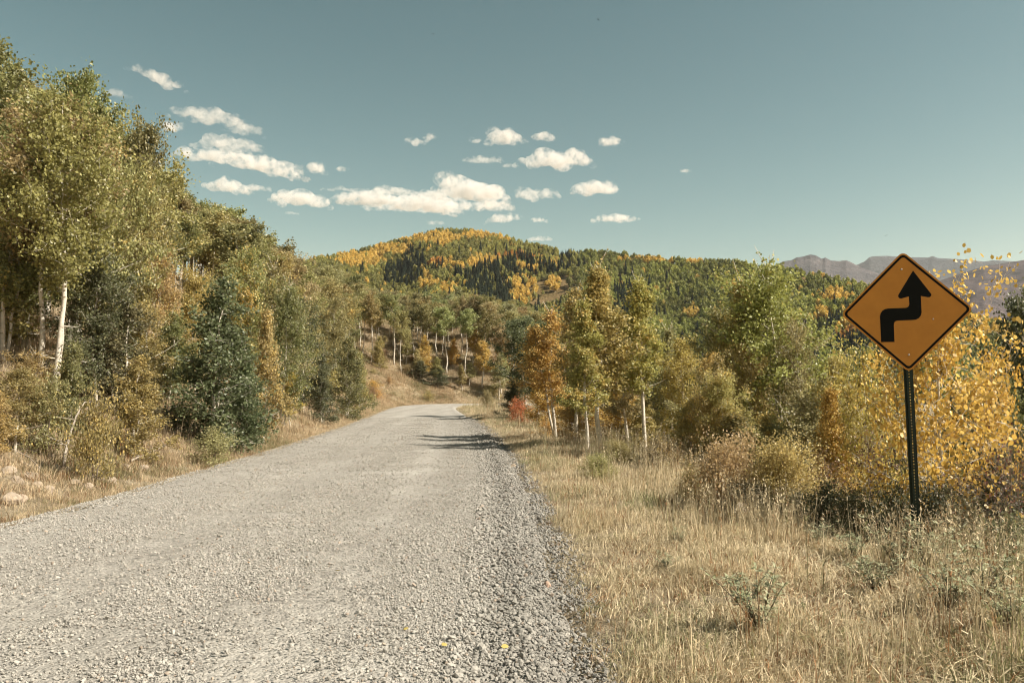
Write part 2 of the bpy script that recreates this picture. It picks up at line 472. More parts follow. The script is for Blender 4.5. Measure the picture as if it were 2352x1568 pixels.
def hill_mat():
    m, nt, p = mat('hill_grass')
    n = noise(nt, 0.03, 6, 0.65, geo_pos(nt)); n2 = noise(nt, 0.4, 5, 0.7, geo_pos(nt))
    c = ramp(nt, n.outputs[0], [(0.35, (0.13, 0.10, 0.045)), (0.65, (0.25, 0.175, 0.09))]).outputs[0]
    c = mixc(nt, c, ramp(nt, n2.outputs[0], [(0.3, 0.6), (0.7, 1.25)]).outputs[0], 1.0, 'MULTIPLY')
    nt.links.new(c, p.inputs['Base Color']); p.inputs['Roughness'].default_value = 1; p.inputs['Specular IOR Level'].default_value = 0
    nt.links.new(bump(nt, n2.outputs[0], 2.0), p.inputs['Normal'])
    return m
link('hill', mesh_np('hill', np.stack([Q * np.sin(A), Q * np.cos(A), HZ], -1).reshape(-1, 3), grid_faces(len(ha), len(hr))[:, ::-1], mats=[hill_mat()], smooth=True), kind='structure')

def ridge(name, sky_pts, Rm, zbase, mat_, near, far, seed, amp, gully, steep=1.0):
    a_s = np.array([az_of(p) for p, _ in sky_pts]); e_s = np.array([elev_tan(p, q) for p, q in sky_pts])
    aa = np.linspace(a_s[0], a_s[-1], 420); rl = np.concatenate([np.linspace(Rm - near, Rm, 70), np.linspace(Rm + far * 0.05, Rm + far, 12)])
    AA, RR = np.meshgrid(aa, rl, indexing='ij')
    top = EYE + np.interp(AA, a_s, e_s) * Rm
    t = np.clip((RR - (Rm - near)) / near, 0, 1)
    x, y = RR * np.sin(AA), RR * np.cos(AA)
    z = zbase + (top - zbase) * t ** steep
    z = z + (fbm(x + seed, y, amp * 6, 5) * amp + np.abs(fbm(AA * Rm + seed, RR * 0.22, gully, 4)) * amp * 0.9 - amp * 0.2) * np.sin(np.pi * t) ** 0.7
    z = z - np.where(RR > Rm, (RR - Rm) * 0.5, 0)
    z[:, -1] = zbase
    return link(name, mesh_np(name, np.stack([x, y, z], -1).reshape(-1, 3), grid_faces(len(aa), len(rl))[:, ::-1], mats=[mat_], smooth=True), kind='structure')
def mountain_mat(name, c1, c2, c3, s, bd):
    m, nt, p = mat(name)
    pos = geo_pos(nt)
    mp = nt.nodes.new('ShaderNodeMapping'); mp.inputs['Scale'].default_value = (1, 1, 2.6); nt.links.new(pos, mp.inputs['Vector'])
    n = noise(nt, s, 8, 0.65, mp.outputs[0]); n2 = noise(nt, s * 9, 5, 0.7, pos)
    c = ramp(nt, n.outputs[0], [(0.34, c1), (0.5, c2), (0.64, c3)]).outputs[0]
    c = mixc(nt, c, ramp(nt, n2.outputs[0], [(0.3, 0.7), (0.7, 1.25)]).outputs[0], 1.0, 'MULTIPLY')
    nt.links.new(c, p.inputs['Base Color']); p.inputs['Roughness'].default_value = 1; p.inputs['Specular IOR Level'].default_value = 0
    nt.links.new(bump(nt, n2.outputs[0], bd), p.inputs['Normal'])
    return m
ridge('mountain', [(1400, 700), (1700, 650), (1784, 612), (1803, 600), (1824, 597), (1835, 591), (1850, 589), (1867, 584), (1880, 586), (1894, 594), (1902, 591), (1915, 598), (1935, 599), (1950, 597), (1962, 602), (1980, 612), (2030, 630), (2100, 665), (2200, 700), (2300, 730)],
      4600, -60, mountain_mat('mountain_rock', (0.060, 0.060, 0.064), (0.095, 0.087, 0.088), (0.135, 0.118, 0.112), 0.004, 20), 1500, 600, 11, 90, 240)
ridge('mesa', [(1500, 640), (1900, 622), (1974, 608), (1993, 600), (2004, 590), (2015, 588), (2044, 587), (2097, 590), (2140, 591), (2151, 587), (2163, 592), (2218, 595), (2271, 600), (2290, 597), (2311, 598), (2352, 600), (2600, 596), (3000, 610), (3800, 620)],
      6800, -80, mountain_mat('mesa_rock', (0.042, 0.050, 0.056), (0.065, 0.070, 0.074), (0.09, 0.088, 0.088), 0.003, 25), 1500, 600, 53, 110, 400, 1.6)
ridge('brown_mountain', [(1750, 840), (2000, 715), (2161, 646), (2218, 627), (2271, 611), (2352, 598), (2450, 580), (2700, 545), (3200, 520), (4200, 540)],
      2900, -70, mountain_mat('brown_slope', (0.065, 0.060, 0.058), (0.115, 0.095, 0.096), (0.16, 0.128, 0.126), 0.006, 12), 1900, 600, 99, 60, 200)

# ------------------------------------------------------------------ tree shapes
def leaf_quads(C, size, up_bias=0.25, hexa=False, rg=None):
    """diamond (or round, six-sided) leaves at the points C"""
    rg = rg or rng
    n = len(C)
    N = rg.normal(size=(n, 3)); N[:, 2] += up_bias; N /= np.linalg.norm(N, axis=1)[:, None]
    U = np.cross(N, rg.normal(size=(n, 3))); U /= np.linalg.norm(U, axis=1)[:, None]
    W = np.cross(N, U)
    s = size * rg.uniform(0.65, 1.3, n)[:, None]
    if hexa:
        an = np.arange(6) * np.pi / 3
        rad = np.array([1.0, 0.95, 0.9, 1.12, 0.9, 0.95])
        V = C[:, None] + (s[:, None] * 0.5) * rad[None, :, None] * (np.cos(an)[None, :, None] * U[:, None] + np.sin(an)[None, :, None] * W[:, None])
        V = V + N[:, None] * (s[:, None] * 0.10) * np.array([0, 1, 1, 0, -1, -1])[None, :, None] * 0.7
        i = np.arange(n)[:, None] * 6
        Fq = np.concatenate([i + np.array([[0, 1, 2, 3]]), i + np.array([[0, 3, 4, 5]])], 0)
        return V.reshape(-1, 3), Fq, 2
    V = np.stack([C + U * s * 0.55, C + W * s * 0.46 + N * s * 0.08, C - U * s * 0.5, C - W * s * 0.46 + N * s * 0.08], 1).reshape(-1, 3)
    return V, (np.arange(n)[:, None] * 4 + np.arange(4)[None]), 1

PROF = {
    'cone': lambda t: (1 - t) ** 0.75 * (0.55 + 0.45 * np.minimum(1, t / 0.12)) + 0.04,
    'oval': lambda t: np.sqrt(np.maximum(1e-3, 1 - (2 * t - 0.86) ** 2 / 1.35)) * (0.6 + 0.4 * np.minimum(1, t / 0.2)),
    'dome': lambda t: np.sqrt(np.maximum(2e-2, 1 - t * t)) * (0.55 + 0.45 * np.minimum(1, t / 0.25)),
    'bush': lambda t: np.sqrt(np.maximum(2e-2, 1 - t ** 2.2)),
}
class Proto: pass
def gen_tree(seed, H, base, Rc, prof, limbs, leaves, leaf, tr, bend=0.25, clump=0.16, subs=6, bare=0, stems=1, sprig=0, hexa=False, bark_m=None, up=0.55, twig_keep=1.0, leaf_frac=1.0, twig_min=0.0):
    rg = np.random.default_rng(seed)
    wood = MB(); LP, LC = [], []
    f = PROF[prof]
    for st in range(stems):
        Hs = H * (1 if st == 0 else rg.uniform(0.72, 0.97))
        n = 12
        zz = np.linspace(0, Hs, n)
        wob = np.cumsum(rg.normal(0, bend * Hs / n * 0.35, (n, 2)), 0); wob -= wob[0]
        lean = rg.normal(0, 0.02, 2) * (0 if stems == 1 else 6) * (0 if st == 0 else 1)
        off = rg.normal(0, 0.10 * Rc, 2) * (st > 0)
        tp = np.column_stack([wob[:, 0] + off[0] + lean[0] * zz * 0.5, wob[:, 1] + off[1] + lean[1] * zz * 0.5, zz])
        trad = tr * (1 - 0.93 * (zz / Hs) ** 0.9) * (1 if st == 0 else 0.7)
        trad[0] *= 1.25
        tp[0, 2] = -0.35
        wood.tube(tp, trad, 7)
        nl = max(4, limbs // stems)
        for i in range(nl + bare):
            dead = i >= nl
            t = ((i + rg.uniform(0, 1)) / nl) ** 0.92 if not dead else 0
            h = (base + (0.97 - base) * t) * Hs if not dead else rg.uniform(base * 0.35, base) * Hs
            az = i * 2.399 + rg.uniform(-0.6, 0.6) + st * 1.3
            L = Rc * float(f(np.array(min(t, 0.999)))) * rg.choice([0.55, 0.8, 1.0, 1.25]) * rg.uniform(0.85, 1.15) if not dead else Rc * rg.uniform(0.12, 0.32)
            p0 = np.array([np.interp(h, zz, tp[:, 0]), np.interp(h, zz, tp[:, 1]), h])
            e0 = rg.uniform(-0.05, 0.35) + up * 0.8 * t
            m = 6; s_ = np.linspace(0, 1, m)
            el = e0 + 0.38 * s_ * (1 if not dead else 0.2)
            a_ = az + np.cumsum(rg.normal(0, 0.16, m))
            step = np.column_stack([np.cos(el) * np.cos(a_), np.cos(el) * np.sin(a_), np.sin(el)]) * (L / (m - 1))
            P = p0 + np.vstack([[0, 0, 0], np.cumsum(step, 0)[:-1]])
            r0 = max(0.004, min(np.interp(h, zz, trad) * 0.5, 0.02 * L + 0.008))
            wood.tube(P, r0 * (1 - 0.85 * s_), 4, False)
            k = rg.uniform(0, 1)
            if dead:
                for q in range(3):
                    b = P[rg.integers(2, m)]
                    d = rg.normal(size=3); d[2] *= 0.5; d /= np.linalg.norm(d)
                    wood.tube(np.array([b, b + d * L * 0.2, b + d * L * 0.38 + rg.normal(size=3) * 0.04 * L]), [r0 * 0.4, r0 * 0.3, r0 * 0.12], 3, False)
                continue
            if rg.uniform() < 0.08: continue
            for q in range(subs):
                u = rg.uniform(0.22, 1.0)
                b = np.array([np.interp(u, s_, P[:, c]) for c in range(3)])
                d = rg.normal(size=3); d[2] = d[2] * 0.6 + 0.25; d /= np.linalg.norm(d)
                sl = (0.16 + 0.30 * rg.uniform()) * (0.35 * Rc + 0.65 * L)
                tip = b + d * sl
                if rg.uniform() < twig_keep: wood.tube(np.array([b, (b + tip) / 2 + rg.normal(size=3) * sl * 0.08, tip]), [max(r0 * 0.32, twig_min), max(r0 * 0.22, twig_min), max(r0 * 0.08, twig_min * 0.7)], 3, False)
                w = max(1, int(leaves / (stems * nl * subs) * (0.35 + 0.65 * L / Rc) * 1.5 * leaf_frac))
                uu = rg.uniform(0.0, 1.12, w)[:, None]
                LP.append(b + d * sl * uu + rg.normal(size=(w, 3)) * clump * (0.45 * Rc + 0.3) * (0.5 + 0.5 * uu)); LC.append(np.full(w, 0.5 * k + 0.5 * rg.uniform()))
        if sprig:
            for q in range(sprig):
                a = rg.uniform(0, 6.3); hh = Hs * rg.uniform(0.80, 0.99)
                b = np.array([np.interp(hh, zz, tp[:, 0]), np.interp(hh, zz, tp[:, 1]), hh]); ln = Hs * rg.uniform(0.05, 0.13)
                tip = b + np.array([math.cos(a) * ln * 0.45, math.sin(a) * ln * 0.45, ln * 1.0])
                wood.tube(np.array([b, (b + tip) / 2, tip]), [0.011, 0.008, 0.004], 3, False)
                w = 13; uu = rg.uniform(0, 0.92, w)[:, None]
                LP.append(b + (tip - b) * uu + rg.normal(size=(w, 3)) * leaf * 0.4); LC.append(np.full(w, 0.75))
    C = np.vstack(LP); K = np.concatenate(LC)
    ok = C[:, 2] > 0.03; C, K = C[ok], K[ok]
    V, Fq, rep = leaf_quads(C, leaf, hexa=hexa, rg=rg)
    var = rg.uniform(0, 1, len(C))
    P = Proto(); P.H = H; P.R = Rc
    P.trunk = wood.mesh('trunk', [bark_m or M_BARK], True)
    P.crown = mesh_np('crown', V, Fq, mats=[M_LEAF], fattr={'leafvar': np.tile(var, rep), 'clump': np.tile(K, rep)})
    P.arr = (V, Fq, np.tile(var, rep), np.tile(K, rep))
    return P
YOUNG = [gen_tree(100 + i, 5.0, [0.30, 0.34, 0.26, 0.30][i], [0.95, 1.0, 0.85, 1.1][i], 'cone', 46, 12500, 0.060, 0.062, clump=0.125, subs=8, bare=5, sprig=7, stems=[1, 1, 1, 2][i]) for i in range(4)]
BROAD = [gen_tree(120 + i, 5.0, [0.10, 0.16, 0.12][i], [1.35, 1.25, 1.4][i], 'oval', 52, 13500, 0.062, 0.06, clump=0.125, subs=8, bare=2, sprig=9, stems=[2, 1, 2][i]) for i in range(3)]
BIG = [gen_tree(140 + i, 8.0, [0.24, 0.30, 0.20, 0.27][i], [2.0, 1.8, 2.2, 1.9][i], 'oval', 50, 16000, 0.098, 0.11, clump=0.125, subs=8, bare=4, stems=[1, 2, 2, 1][i]) for i in range(4)]
TALL = [gen_tree(160 + i, 9.0, [0.52, 0.58, 0.48, 0.55, 0.62][i], [1.9, 1.7, 1.8, 2.1, 1.6][i], 'dome', 30, 6500, 0.125, 0.10, bend=0.30, clump=0.14, subs=8, bare=4) for i in range(5)]
LOFTY = [gen_tree(170 + i, 8.0, [0.42, 0.46][i], [1.9, 2.0][i], 'oval', 46, 17000, 0.082, 0.095, clump=0.125, subs=9, bare=5, stems=[2, 1][i]) for i in range(2)]
CONEB = [gen_tree(180 + i, 5.0, [0.04, 0.06, 0.05][i], [1.35, 1.2, 1.3][i], 'cone', 56, 13500, 0.075, 0.06, clump=0.135, subs=9, stems=[2, 1, 3][i], up=0.45) for i in range(3)]
SHRUB = [gen_tree(200 + i, 1.3, 0.03, [0.75, 0.8, 0.7][i], 'bush', 40, 3600, 0.045, 0.018, clump=0.17, subs=6, stems=5, bark_m=M_TWIG, up=0.8) for i in range(3)]
TWIGGY = [gen_tree(220 + i, 1.7, 0.03, 0.85, 'bush', 60, 700, 0.035, 0.016, clump=0.16, subs=7, stems=7, bark_m=M_TWIG, up=0.8) for i in range(2)]
DRYSH = [gen_tree(230 + i, 1.0, 0.02, 0.75, 'bush', 80, 12000, 0.030, 0.010, clump=0.14, subs=7, stems=8, bark_m=M_TWIG, up=0.9) for i in range(2)]
GOLD = gen_tree(251, 3.2, 0.06, 1.25, 'oval', 60, 5200, 0.054, 0.040, bend=0.3, clump=0.13, twig_min=0.003, subs=7, stems=3, sprig=9, hexa=True, up=0.7)

# green, olive and gold leaf colours (alpha = how far the tree has turned)
GREEN, DKGREEN, OLIVE, PALE, YELLOW, ORANGE, RED, BROWN, TAN = ((0.225, 0.225, 0.092), (0.140, 0.150, 0.075), (0.325, 0.290, 0.122), (0.37, 0.345, 0.158),
    (0.56, 0.405, 0.125), (0.58, 0.345, 0.10), (0.50, 0.20, 0.08), (0.30, 0.20, 0.11), (0.50, 0.395, 0.19))
YGREEN = (0.42, 0.36, 0.125); SAND = (0.46, 0.37, 0.145)
ALL_TREES, WAITING = [], []
def plant(name, P, loc, H, W=None, col=GREEN, turned=0.0, label='', group=None, cat='tree', parts=('trunk', 'crown'), rot=None, tilt=(0, 0), now=False):
    if name == 'aspen_tree':
        ALL_TREES.append((loc, H, P.R * H / P.H if W is None else W))
        if group in ('aspens in the stand on the left hillside', 'aspens on the slope behind the bend', 'small aspens at the foot of the slope behind the bend') and not now:
            WAITING.append((len(ALL_TREES) - 1, dict(name=name, P=P, loc=loc, H=H, W=W, col=col, turned=turned, label=label, group=group, rot=random.uniform(0, 6.28), tilt=tilt))); return None
    e = bpy.data.objects.new(name, None); COL.objects.link(e)
    e.empty_display_size = 0.3
    e.location = loc
    e.rotation_euler = (tilt[0], tilt[1], random.uniform(0, 6.28) if rot is None else rot)
    sz = H / P.H; sx = sz if W is None else W / P.R
    e.scale = (sx, sx, sz)
    e['label'] = label; e['category'] = cat
    if group: e['group'] = group
    a = link(parts[0], P.trunk, e); b = link(parts[1], P.crown, e)
    j = lambda c: tuple(max(0, v * random.uniform(0.9, 1.1)) for v in c)
    b.color = j(col) + (turned,)
    return e
def cname(c, tn):
    n_ = {YGREEN: 'yellow-green', SAND: 'sandy gold', GREEN: 'green', DKGREEN: 'dark green', OLIVE: 'olive', PALE: 'pale green', YELLOW: 'yellow', ORANGE: 'orange', RED: 'red', BROWN: 'brown', TAN: 'tan'}[c]
    return n_ + ('-gold' if tn >= .12 and c not in (YELLOW, ORANGE) else '')
def stand(px, py_top, y, kind, wpx, name='aspen_tree', base_py=None, **k):
    """a tree whose top is at pixel (px, py_top), standing on the ground at distance y"""
    t = at(px, py_top, y)
    z = h1(t[0], t[1])
    H = max(0.4, t[2] - z) * (0.95 if kind.H > 2 else 1)
    return plant(name, kind, (t[0], t[1], z - 0.02), H, W=1.12 * wpx / 2 / F_PX * y, **k)

# ------------------------------------------------------------------ trees right of the road
G_R = 'young aspens right of the road'
stand(1372, 588, 20.8, YOUNG[0], 185, col=YGREEN, turned=0.26, group=G_R, rot=0.4, label='tallest slim yellow-green aspen right of the road, white trunk beside the grass verge')
stand(1346, 668, 20.0, YOUNG[2], 120, col=YGREEN, turned=0.3, group=G_R, rot=2.0, label='shorter slim aspen just left of the tallest yellow-green one')
stand(1478, 618, 21.4, YOUNG[1], 165, col=YGREEN, turned=0.2, group=G_R, rot=1.0, label='pale yellow-green aspen with a leaning white trunk, second from the road')
stand(1524, 735, 22.4, YOUNG[3], 130, col=PALE, turned=0.16, group=G_R, label='pale green aspen between the leaning-trunk aspen and the wide green one')
stand(1275, 690, 25.2, YOUNG[3], 160, col=(0.58, 0.375, 0.12), turned=0.4, group=G_R, label='orange-gold aspen at the left end of the right-hand group')
stand(1320, 640, 23.5, YOUNG[1], 140, col=OLIVE, turned=0.38, group=G_R, label='olive and gold aspen between the orange aspen and the tallest aspen')
stand(1782, 586, 17.2, BROAD[0], 265, col=(0.36, 0.32, 0.11), turned=0.16, group=G_R, rot=0.7, label='wide green aspen with upright twig tips, largest left of the road sign')
stand(1700, 622, 17.9, YOUNG[0], 150, col=YGREEN, turned=0.3, group=G_R, rot=3.6, label='yellow-topped aspen against the left side of the wide green aspen')
stand(1652, 700, 18.6, BROAD[1], 150, col=OLIVE, turned=0.3, group=G_R, label='gold-tinged aspen with loose crown left of the yellow-topped one')
stand(1618, 810, 15.8, BROAD[2], 120, col=OLIVE, turned=0.42, group=G_R, label='low orange-yellow aspen in front of the gold-tinged one')
stand(1905, 868, 11.6, CONEB[1], 110, col=YELLOW, turned=0.6, group=G_R, label='small yellow aspen just left of the sign post')
stand(1850, 880, 13.4, CONEB[0], 185, col=PALE, turned=0.12, group=G_R, label='bushy pale green aspen below the wide green one')
stand(1760, 930, 13.6, CONEB[2], 150, col=OLIVE, turned=0.35, group=G_R, label='low olive aspen bush behind the dry tan shrub')
stand(1690, 935, 15.0, CONEB[1], 150, col=GREEN, turned=0.30, group=G_R, label='low green and gold aspen behind the left end of the dry shrub')
stand(1530, 860, 27.0, CONEB[0], 170, col=DKGREEN, turned=0.0, group=G_R, label='dark green bushy aspen in the gap right of the leaning-trunk aspen')
stand(1590, 830, 25.0, CONEB[2], 150, col=GREEN, turned=0.25, group=G_R, label='mid green aspen in the gap left of the gold-tinged one')
stand(1420, 850, 27.0, CONEB[1], 120, col=YELLOW, turned=0.7, group=G_R, label='bright yellow low aspen seen between the two tallest white trunks')
stand(1345, 870, 28.0, CONEB[2], 130, col=YELLOW, turned=0.65, group=G_R, label='yellow aspen thicket behind the thin white stems')
stand(1255, 850, 33.0, CONEB[0], 110, col=ORANGE, turned=0.6, group=G_R, label='low orange aspen under the orange-gold one')
stand(1200, 722, 47.0, BIG[0], 130, col=DKGREEN, turned=0.0, group=G_R, label='dark green aspen at the inside of the bend')
stand(1236, 740, 43.0, BIG[3], 110, col=DKGREEN, turned=0.03, group=G_R, label='second dark green aspen beside the orange-gold one')
stand(1182, 868, 44.0, CONEB[0], 75, col=DKGREEN, turned=0.0, group=G_R, label='low dark green aspen above the red bush')
stand(2345, 668, 14.0, BROAD[1], 190, col=DKGREEN, turned=0.02, group=G_R, label='dark green aspen cut by the right edge')
stand(2460, 640, 13.0, BROAD[0], 220, col=GREEN, turned=0.1, group=G_R, label='green aspen beyond the right edge behind the dark one')
for i, (px, yy, pt, w, c, tn) in enumerate([(1300, 40, 800, 120, GREEN, .2), (1400, 36, 790, 130, DKGREEN, .1), (1490, 34, 800, 140, GREEN, .2), (1570, 32, 815, 140, OLIVE, .3), (1650, 26, 820, 150, GREEN, .25),
                                            (1730, 24, 800, 150, OLIVE, .35), (1830, 22, 800, 160, GREEN, .15), (1920, 19, 850, 150, OLIVE, .2), (1985, 16, 880, 150, GREEN, .3), (2060, 15, 840, 150, GREEN, .1), (2290, 13, 860, 150, GREEN, .1), (1900, 28, 830, 150, DKGREEN, .1), (2000, 26, 850, 160, GREEN, .2), (2200, 24, 830, 160, GREEN, .2), (2420, 17, 800, 170, GREEN, .15), (2560, 15, 780, 180, OLIVE, .2)]):
    stand(px, pt, yy, (CONEB + BROAD)[i % 6], w, col=c, turned=tn, group='aspens filling the slope below the road', label='%s aspen down the slope, seen %s' % (cname(c, tn), ['behind the orange-gold aspen', 'behind the tallest yellow-green aspen', 'behind the leaning-trunk aspen', 'in the gap left of the wide green aspen',
          'behind the low orange-yellow aspen', 'behind the yellow-topped aspen', 'behind the wide green aspen', 'at the right flank of the wide green aspen', 'just left of the sign diamond', 'behind the sign diamond', 'between the sign and the right edge',
          'far back, right of the wide green aspen', 'far back, left of the sign', 'far back, right of the sign', 'at the right edge behind the dark green aspen', 'beyond the right edge'][i]))
for px_, pt_, y_, P_, w_, c_, tn_, lb_ in [(1435, 720, 23.4, YOUNG[2], 110, PALE, .15, 'pale slim aspen between the two tallest white trunks'), (1560, 770, 20.4, BROAD[1], 120, YGREEN, .2, 'yellow-green aspen right of the leaning-trunk aspen'),
        (1660, 840, 15.4, BROAD[0], 130, SAND, .3, 'golden low aspen in front of the yellow-topped one'), (1835, 730, 16.4, BROAD[2], 160, OLIVE, .12, 'olive aspen at the right flank of the wide green one'), (1915, 810, 13.4, BROAD[1], 130, YGREEN, .22, 'yellow-green aspen between the wide green one and the sign'),
        (1955, 860, 12.2, CONEB[2], 110, SAND, .3, 'sandy gold aspen just left of the sign diamond'), (1480, 905, 24.5, CONEB[1], 110, SAND, .25, 'low golden aspen at the foot of the leaning white trunk'), (1310, 900, 24.0, CONEB[0], 90, SAND, .35, 'low golden aspen among the thin white stems'),
        (1725, 790, 16.6, BROAD[2], 130, OLIVE, .3, 'gold-flecked aspen in front of the wide green one'), (1590, 900, 17.0, CONEB[0], 110, YGREEN, .25, 'low yellow-green aspen above the small olive shrub')]:
    stand(px_, pt_, y_, P_, w_, col=c_, turned=tn_, group=G_R, label=lb_)
gold = stand(2140, 640, 8.6, GOLD, 330, col=(0.60, 0.42, 0.11), turned=0.32, rot=1.1, name='aspen_tree', label='bright golden round-leaved aspen directly behind the road sign')
stand(1985, 790, 11.6, GOLD, 170, col=(0.44, 0.37, 0.12), turned=0.3, rot=4.0, label='smaller golden aspen left of the sign post')
stand(2265, 800, 9.6, GOLD, 190, col=(0.60, 0.37, 0.08), turned=0.35, rot=2.6, label='golden aspen with drooping leaves right of the sign post')

# ------------------------------------------------------------------ shrubs right of the road
def shrub(px, py_top, y, P, wpx, col, turned, label, group=None, name='shrub', cat='shrub'):
    return stand(px, py_top, y, P, wpx, name=name, col=col, turned=turned, label=label, group=group, cat=cat, parts=('stems', 'leaves'))
shrub(1665, 1030, 10.4, DRYSH[0], 190, TAN, 0.10, 'rounded dry tan shrub in front of the wide green aspen')
shrub(1790, 1035, 10.2, DRYSH[1], 190, TAN, 0.18, 'second dry tan shrub, nearer the sign post')
shrub(1585, 1085, 11.2, DRYSH[1], 70, OLIVE, 0.10, 'small olive shrub at the left foot of the dry tan shrub')
shrub(1530, 1020, 15.2, DRYSH[0], 130, BROWN, 0.35, 'low rust-tan shrub beside the white trunks')
shrub(1376, 1056, 13.8, DRYSH[1], 85, PALE, 0.0, 'pale feathery rabbitbrush clump nearest the gravel edge')
shrub(1425, 1034, 15.6, DRYSH[0], 80, PALE, 0.02, 'pale feathery rabbitbrush clump further from the gravel edge')
shrub(1188, 918, 38.0, SHRUB[0], 62, RED, 0.0, 'bright red-orange bush at the inside of the bend')
shrub(1215, 945, 40.0, SHRUB[1], 50, ORANGE, 0.2, 'orange bush right of the red bush')
shrub(1262, 968, 27.0, SHRUB[2], 70, ORANGE, 0.4, 'low orange-yellow bush under the orange-gold aspen')
shrub(1122, 905, 62.0, DRYSH[0], 34, OLIVE, 0.0, 'small olive sapling on the verge inside the bend')
shrub(2000, 985, 9.4, TWIGGY[0], 210, (0.16, 0.085, 0.06), 0.1, 'bare purple-brown twiggy shrub left of the sign post')
shrub(2310, 985, 7.9, TWIGGY[1], 230, (0.15, 0.08, 0.06), 0.05, 'bare purple-brown twiggy shrub at the right edge')
shrub(2200, 1080, 8.0, TWIGGY[0], 180, (0.15, 0.09, 0.06), 0.1, 'dark twiggy shrub under the golden aspen')
shrub(1900, 1040, 10.4, TWIGGY[1], 150, BROWN, 0.3, 'brown twiggy shrub behind the second dry tan shrub')
shrub(1960, 1130, 8.6, SHRUB[2], 130, DKGREEN, 0.0, 'dark low bush left of the sign post foot')
shrub(2215, 1150, 7.6, SHRUB[0], 140, DKGREEN, 0.05, 'dark low bush right of the sign post foot')
SHADE_BRUSH = (0.075, 0.080, 0.042)  # brush leaves coloured darker to paint in the shade around shrub and post feet
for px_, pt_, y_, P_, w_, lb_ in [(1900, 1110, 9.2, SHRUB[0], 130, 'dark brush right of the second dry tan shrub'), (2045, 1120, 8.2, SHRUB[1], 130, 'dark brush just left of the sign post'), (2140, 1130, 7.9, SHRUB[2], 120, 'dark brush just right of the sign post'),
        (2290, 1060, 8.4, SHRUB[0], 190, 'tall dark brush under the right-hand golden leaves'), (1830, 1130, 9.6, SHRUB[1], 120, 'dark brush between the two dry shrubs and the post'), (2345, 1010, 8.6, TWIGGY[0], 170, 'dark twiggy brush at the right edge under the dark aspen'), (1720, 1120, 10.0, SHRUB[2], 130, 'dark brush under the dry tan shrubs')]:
    shrub(px_, pt_, y_, P_, w_, SHADE_BRUSH, 0.0, lb_)
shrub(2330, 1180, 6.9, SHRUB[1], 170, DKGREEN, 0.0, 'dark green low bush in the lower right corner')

# ------------------------------------------------------------------ trees left of the road
G_L = 'aspens on the bank left of the road'
def tl(px, pt, y, P, w, c, tn, label, **k): return stand(px, pt, y, P, w, col=c, turned=tn, group=G_L, label=label, **k)
tl(160, 190, 16.4, LOFTY[0], 280, (0.265, 0.255, 0.10), 0.03, 'big green aspen with thick white trunk, foremost on the left bank')
tl(112, 250, 17.4, LOFTY[1], 280, OLIVE, 0.16, 'brown-green aspen behind the foremost left trunk')
tl(240, 270, 18.6, BIG[2], 200, OLIVE, 0.20, 'broad olive and rust aspen right of the foremost left trunk')
tl(10, 78, 20.5, BIG[3], 250, GREEN, 0.06, 'tallest aspen at the left edge')
tl(180, 150, 24.0, BIG[1], 180, GREEN, 0.05, 'green-topped aspen behind the foremost left one')
tl(325, 270, 27.0, BIG[0], 150, GREEN, 0.08, 'green aspen on the skyline beside the elongated cloud')
tl(366, 560, 24.0, BROAD[0], 110, SAND, 0.25, 'light golden aspen below the row of thin white trunks')
tl(290, 640, 18.2, CONEB[2], 190, DKGREEN, 0.05, 'dark green aspen low on the left bank')
tl(315, 800, 15.6, CONEB[0], 150, OLIVE, 0.24, 'yellow-green bushy aspen near the leaning dead stem')
tl(505, 612, 19.4, CONEB[0], 235, DKGREEN, 0.08, 'dark green cone-shaped aspen standing at the left road edge', rot=0.5)
tl(562, 800, 20.6, CONEB[1], 130, DKGREEN, 0.04, 'lower dark green aspen at the right foot of the cone-shaped one')
tl(612, 690, 23.5, CONEB[1], 95, SAND, 0.3, 'narrow golden aspen right of the dark cone-shaped one')
tl(575, 560, 29.0, BROAD[1], 130, OLIVE, 0.36, 'orange-tinged aspen above the dark cone-shaped one')
tl(670, 838, 30.0, YOUNG[3], 66, YELLOW, 0.4, 'small bright yellow aspen beside the left road edge')
tl(742, 802, 36.0, CONEB[2], 95, DKGREEN, 0.0, 'small dark green aspen right of the small bright yellow one')
tl(798, 762, 44.0, CONEB[0], 105, GREEN, 0.12, 'bushy green aspen at the left road edge, furthest of the roadside bushes')
tl(702, 690, 38.0, BROAD[2], 130, DKGREEN, 0.04, 'dark green aspen behind the small bright yellow one')
tl(640, 600, 33.0, BROAD[0], 140, OLIVE, 0.18, 'olive aspen under the skyline left of the hill')
tl(40, 840, 13.2, BROAD[1], 130, OLIVE, 0.26, 'yellow and orange bushy aspen at the left edge')
tl(-5, 880, 12.6, CONEB[1], 90, SAND, 0.3, 'golden leafy sapling cut by the left edge')
tl(110, 880, 13.6, SHRUB[2], 110, OLIVE, 0.2, 'olive sapling in front of the thick white trunk')
tl(230, 905, 13.0, SHRUB[1], 110, OLIVE, 0.30, 'low yellow-green sapling right of the dead stem')
tl(492, 985, 17.4, SHRUB[0], 110, PALE, 0.05, 'pale green low sapling at the verge left of the cone-shaped aspen')
SKYL = np.array([(-400, 30), (0, 82), (55, 150), (75, 168), (150, 152), (210, 165), (250, 250), (340, 262), (390, 300), (402, 372), (440, 428), (520, 436), (560, 475), (620, 492), (660, 538), (720, 552), (742, 592), (775, 606),
                 (830, 655), (900, 668), (1000, 674), (1100, 676), (1180, 690), (1235, 716), (1300, 770), (1500, 860)], float)
placed = []
def spaced(x, y, d):
    if any((x - a) ** 2 + (y - b) ** 2 < d * d for a, b in placed): return False
    placed.append((x, y)); return True
rnd = random.Random(21)
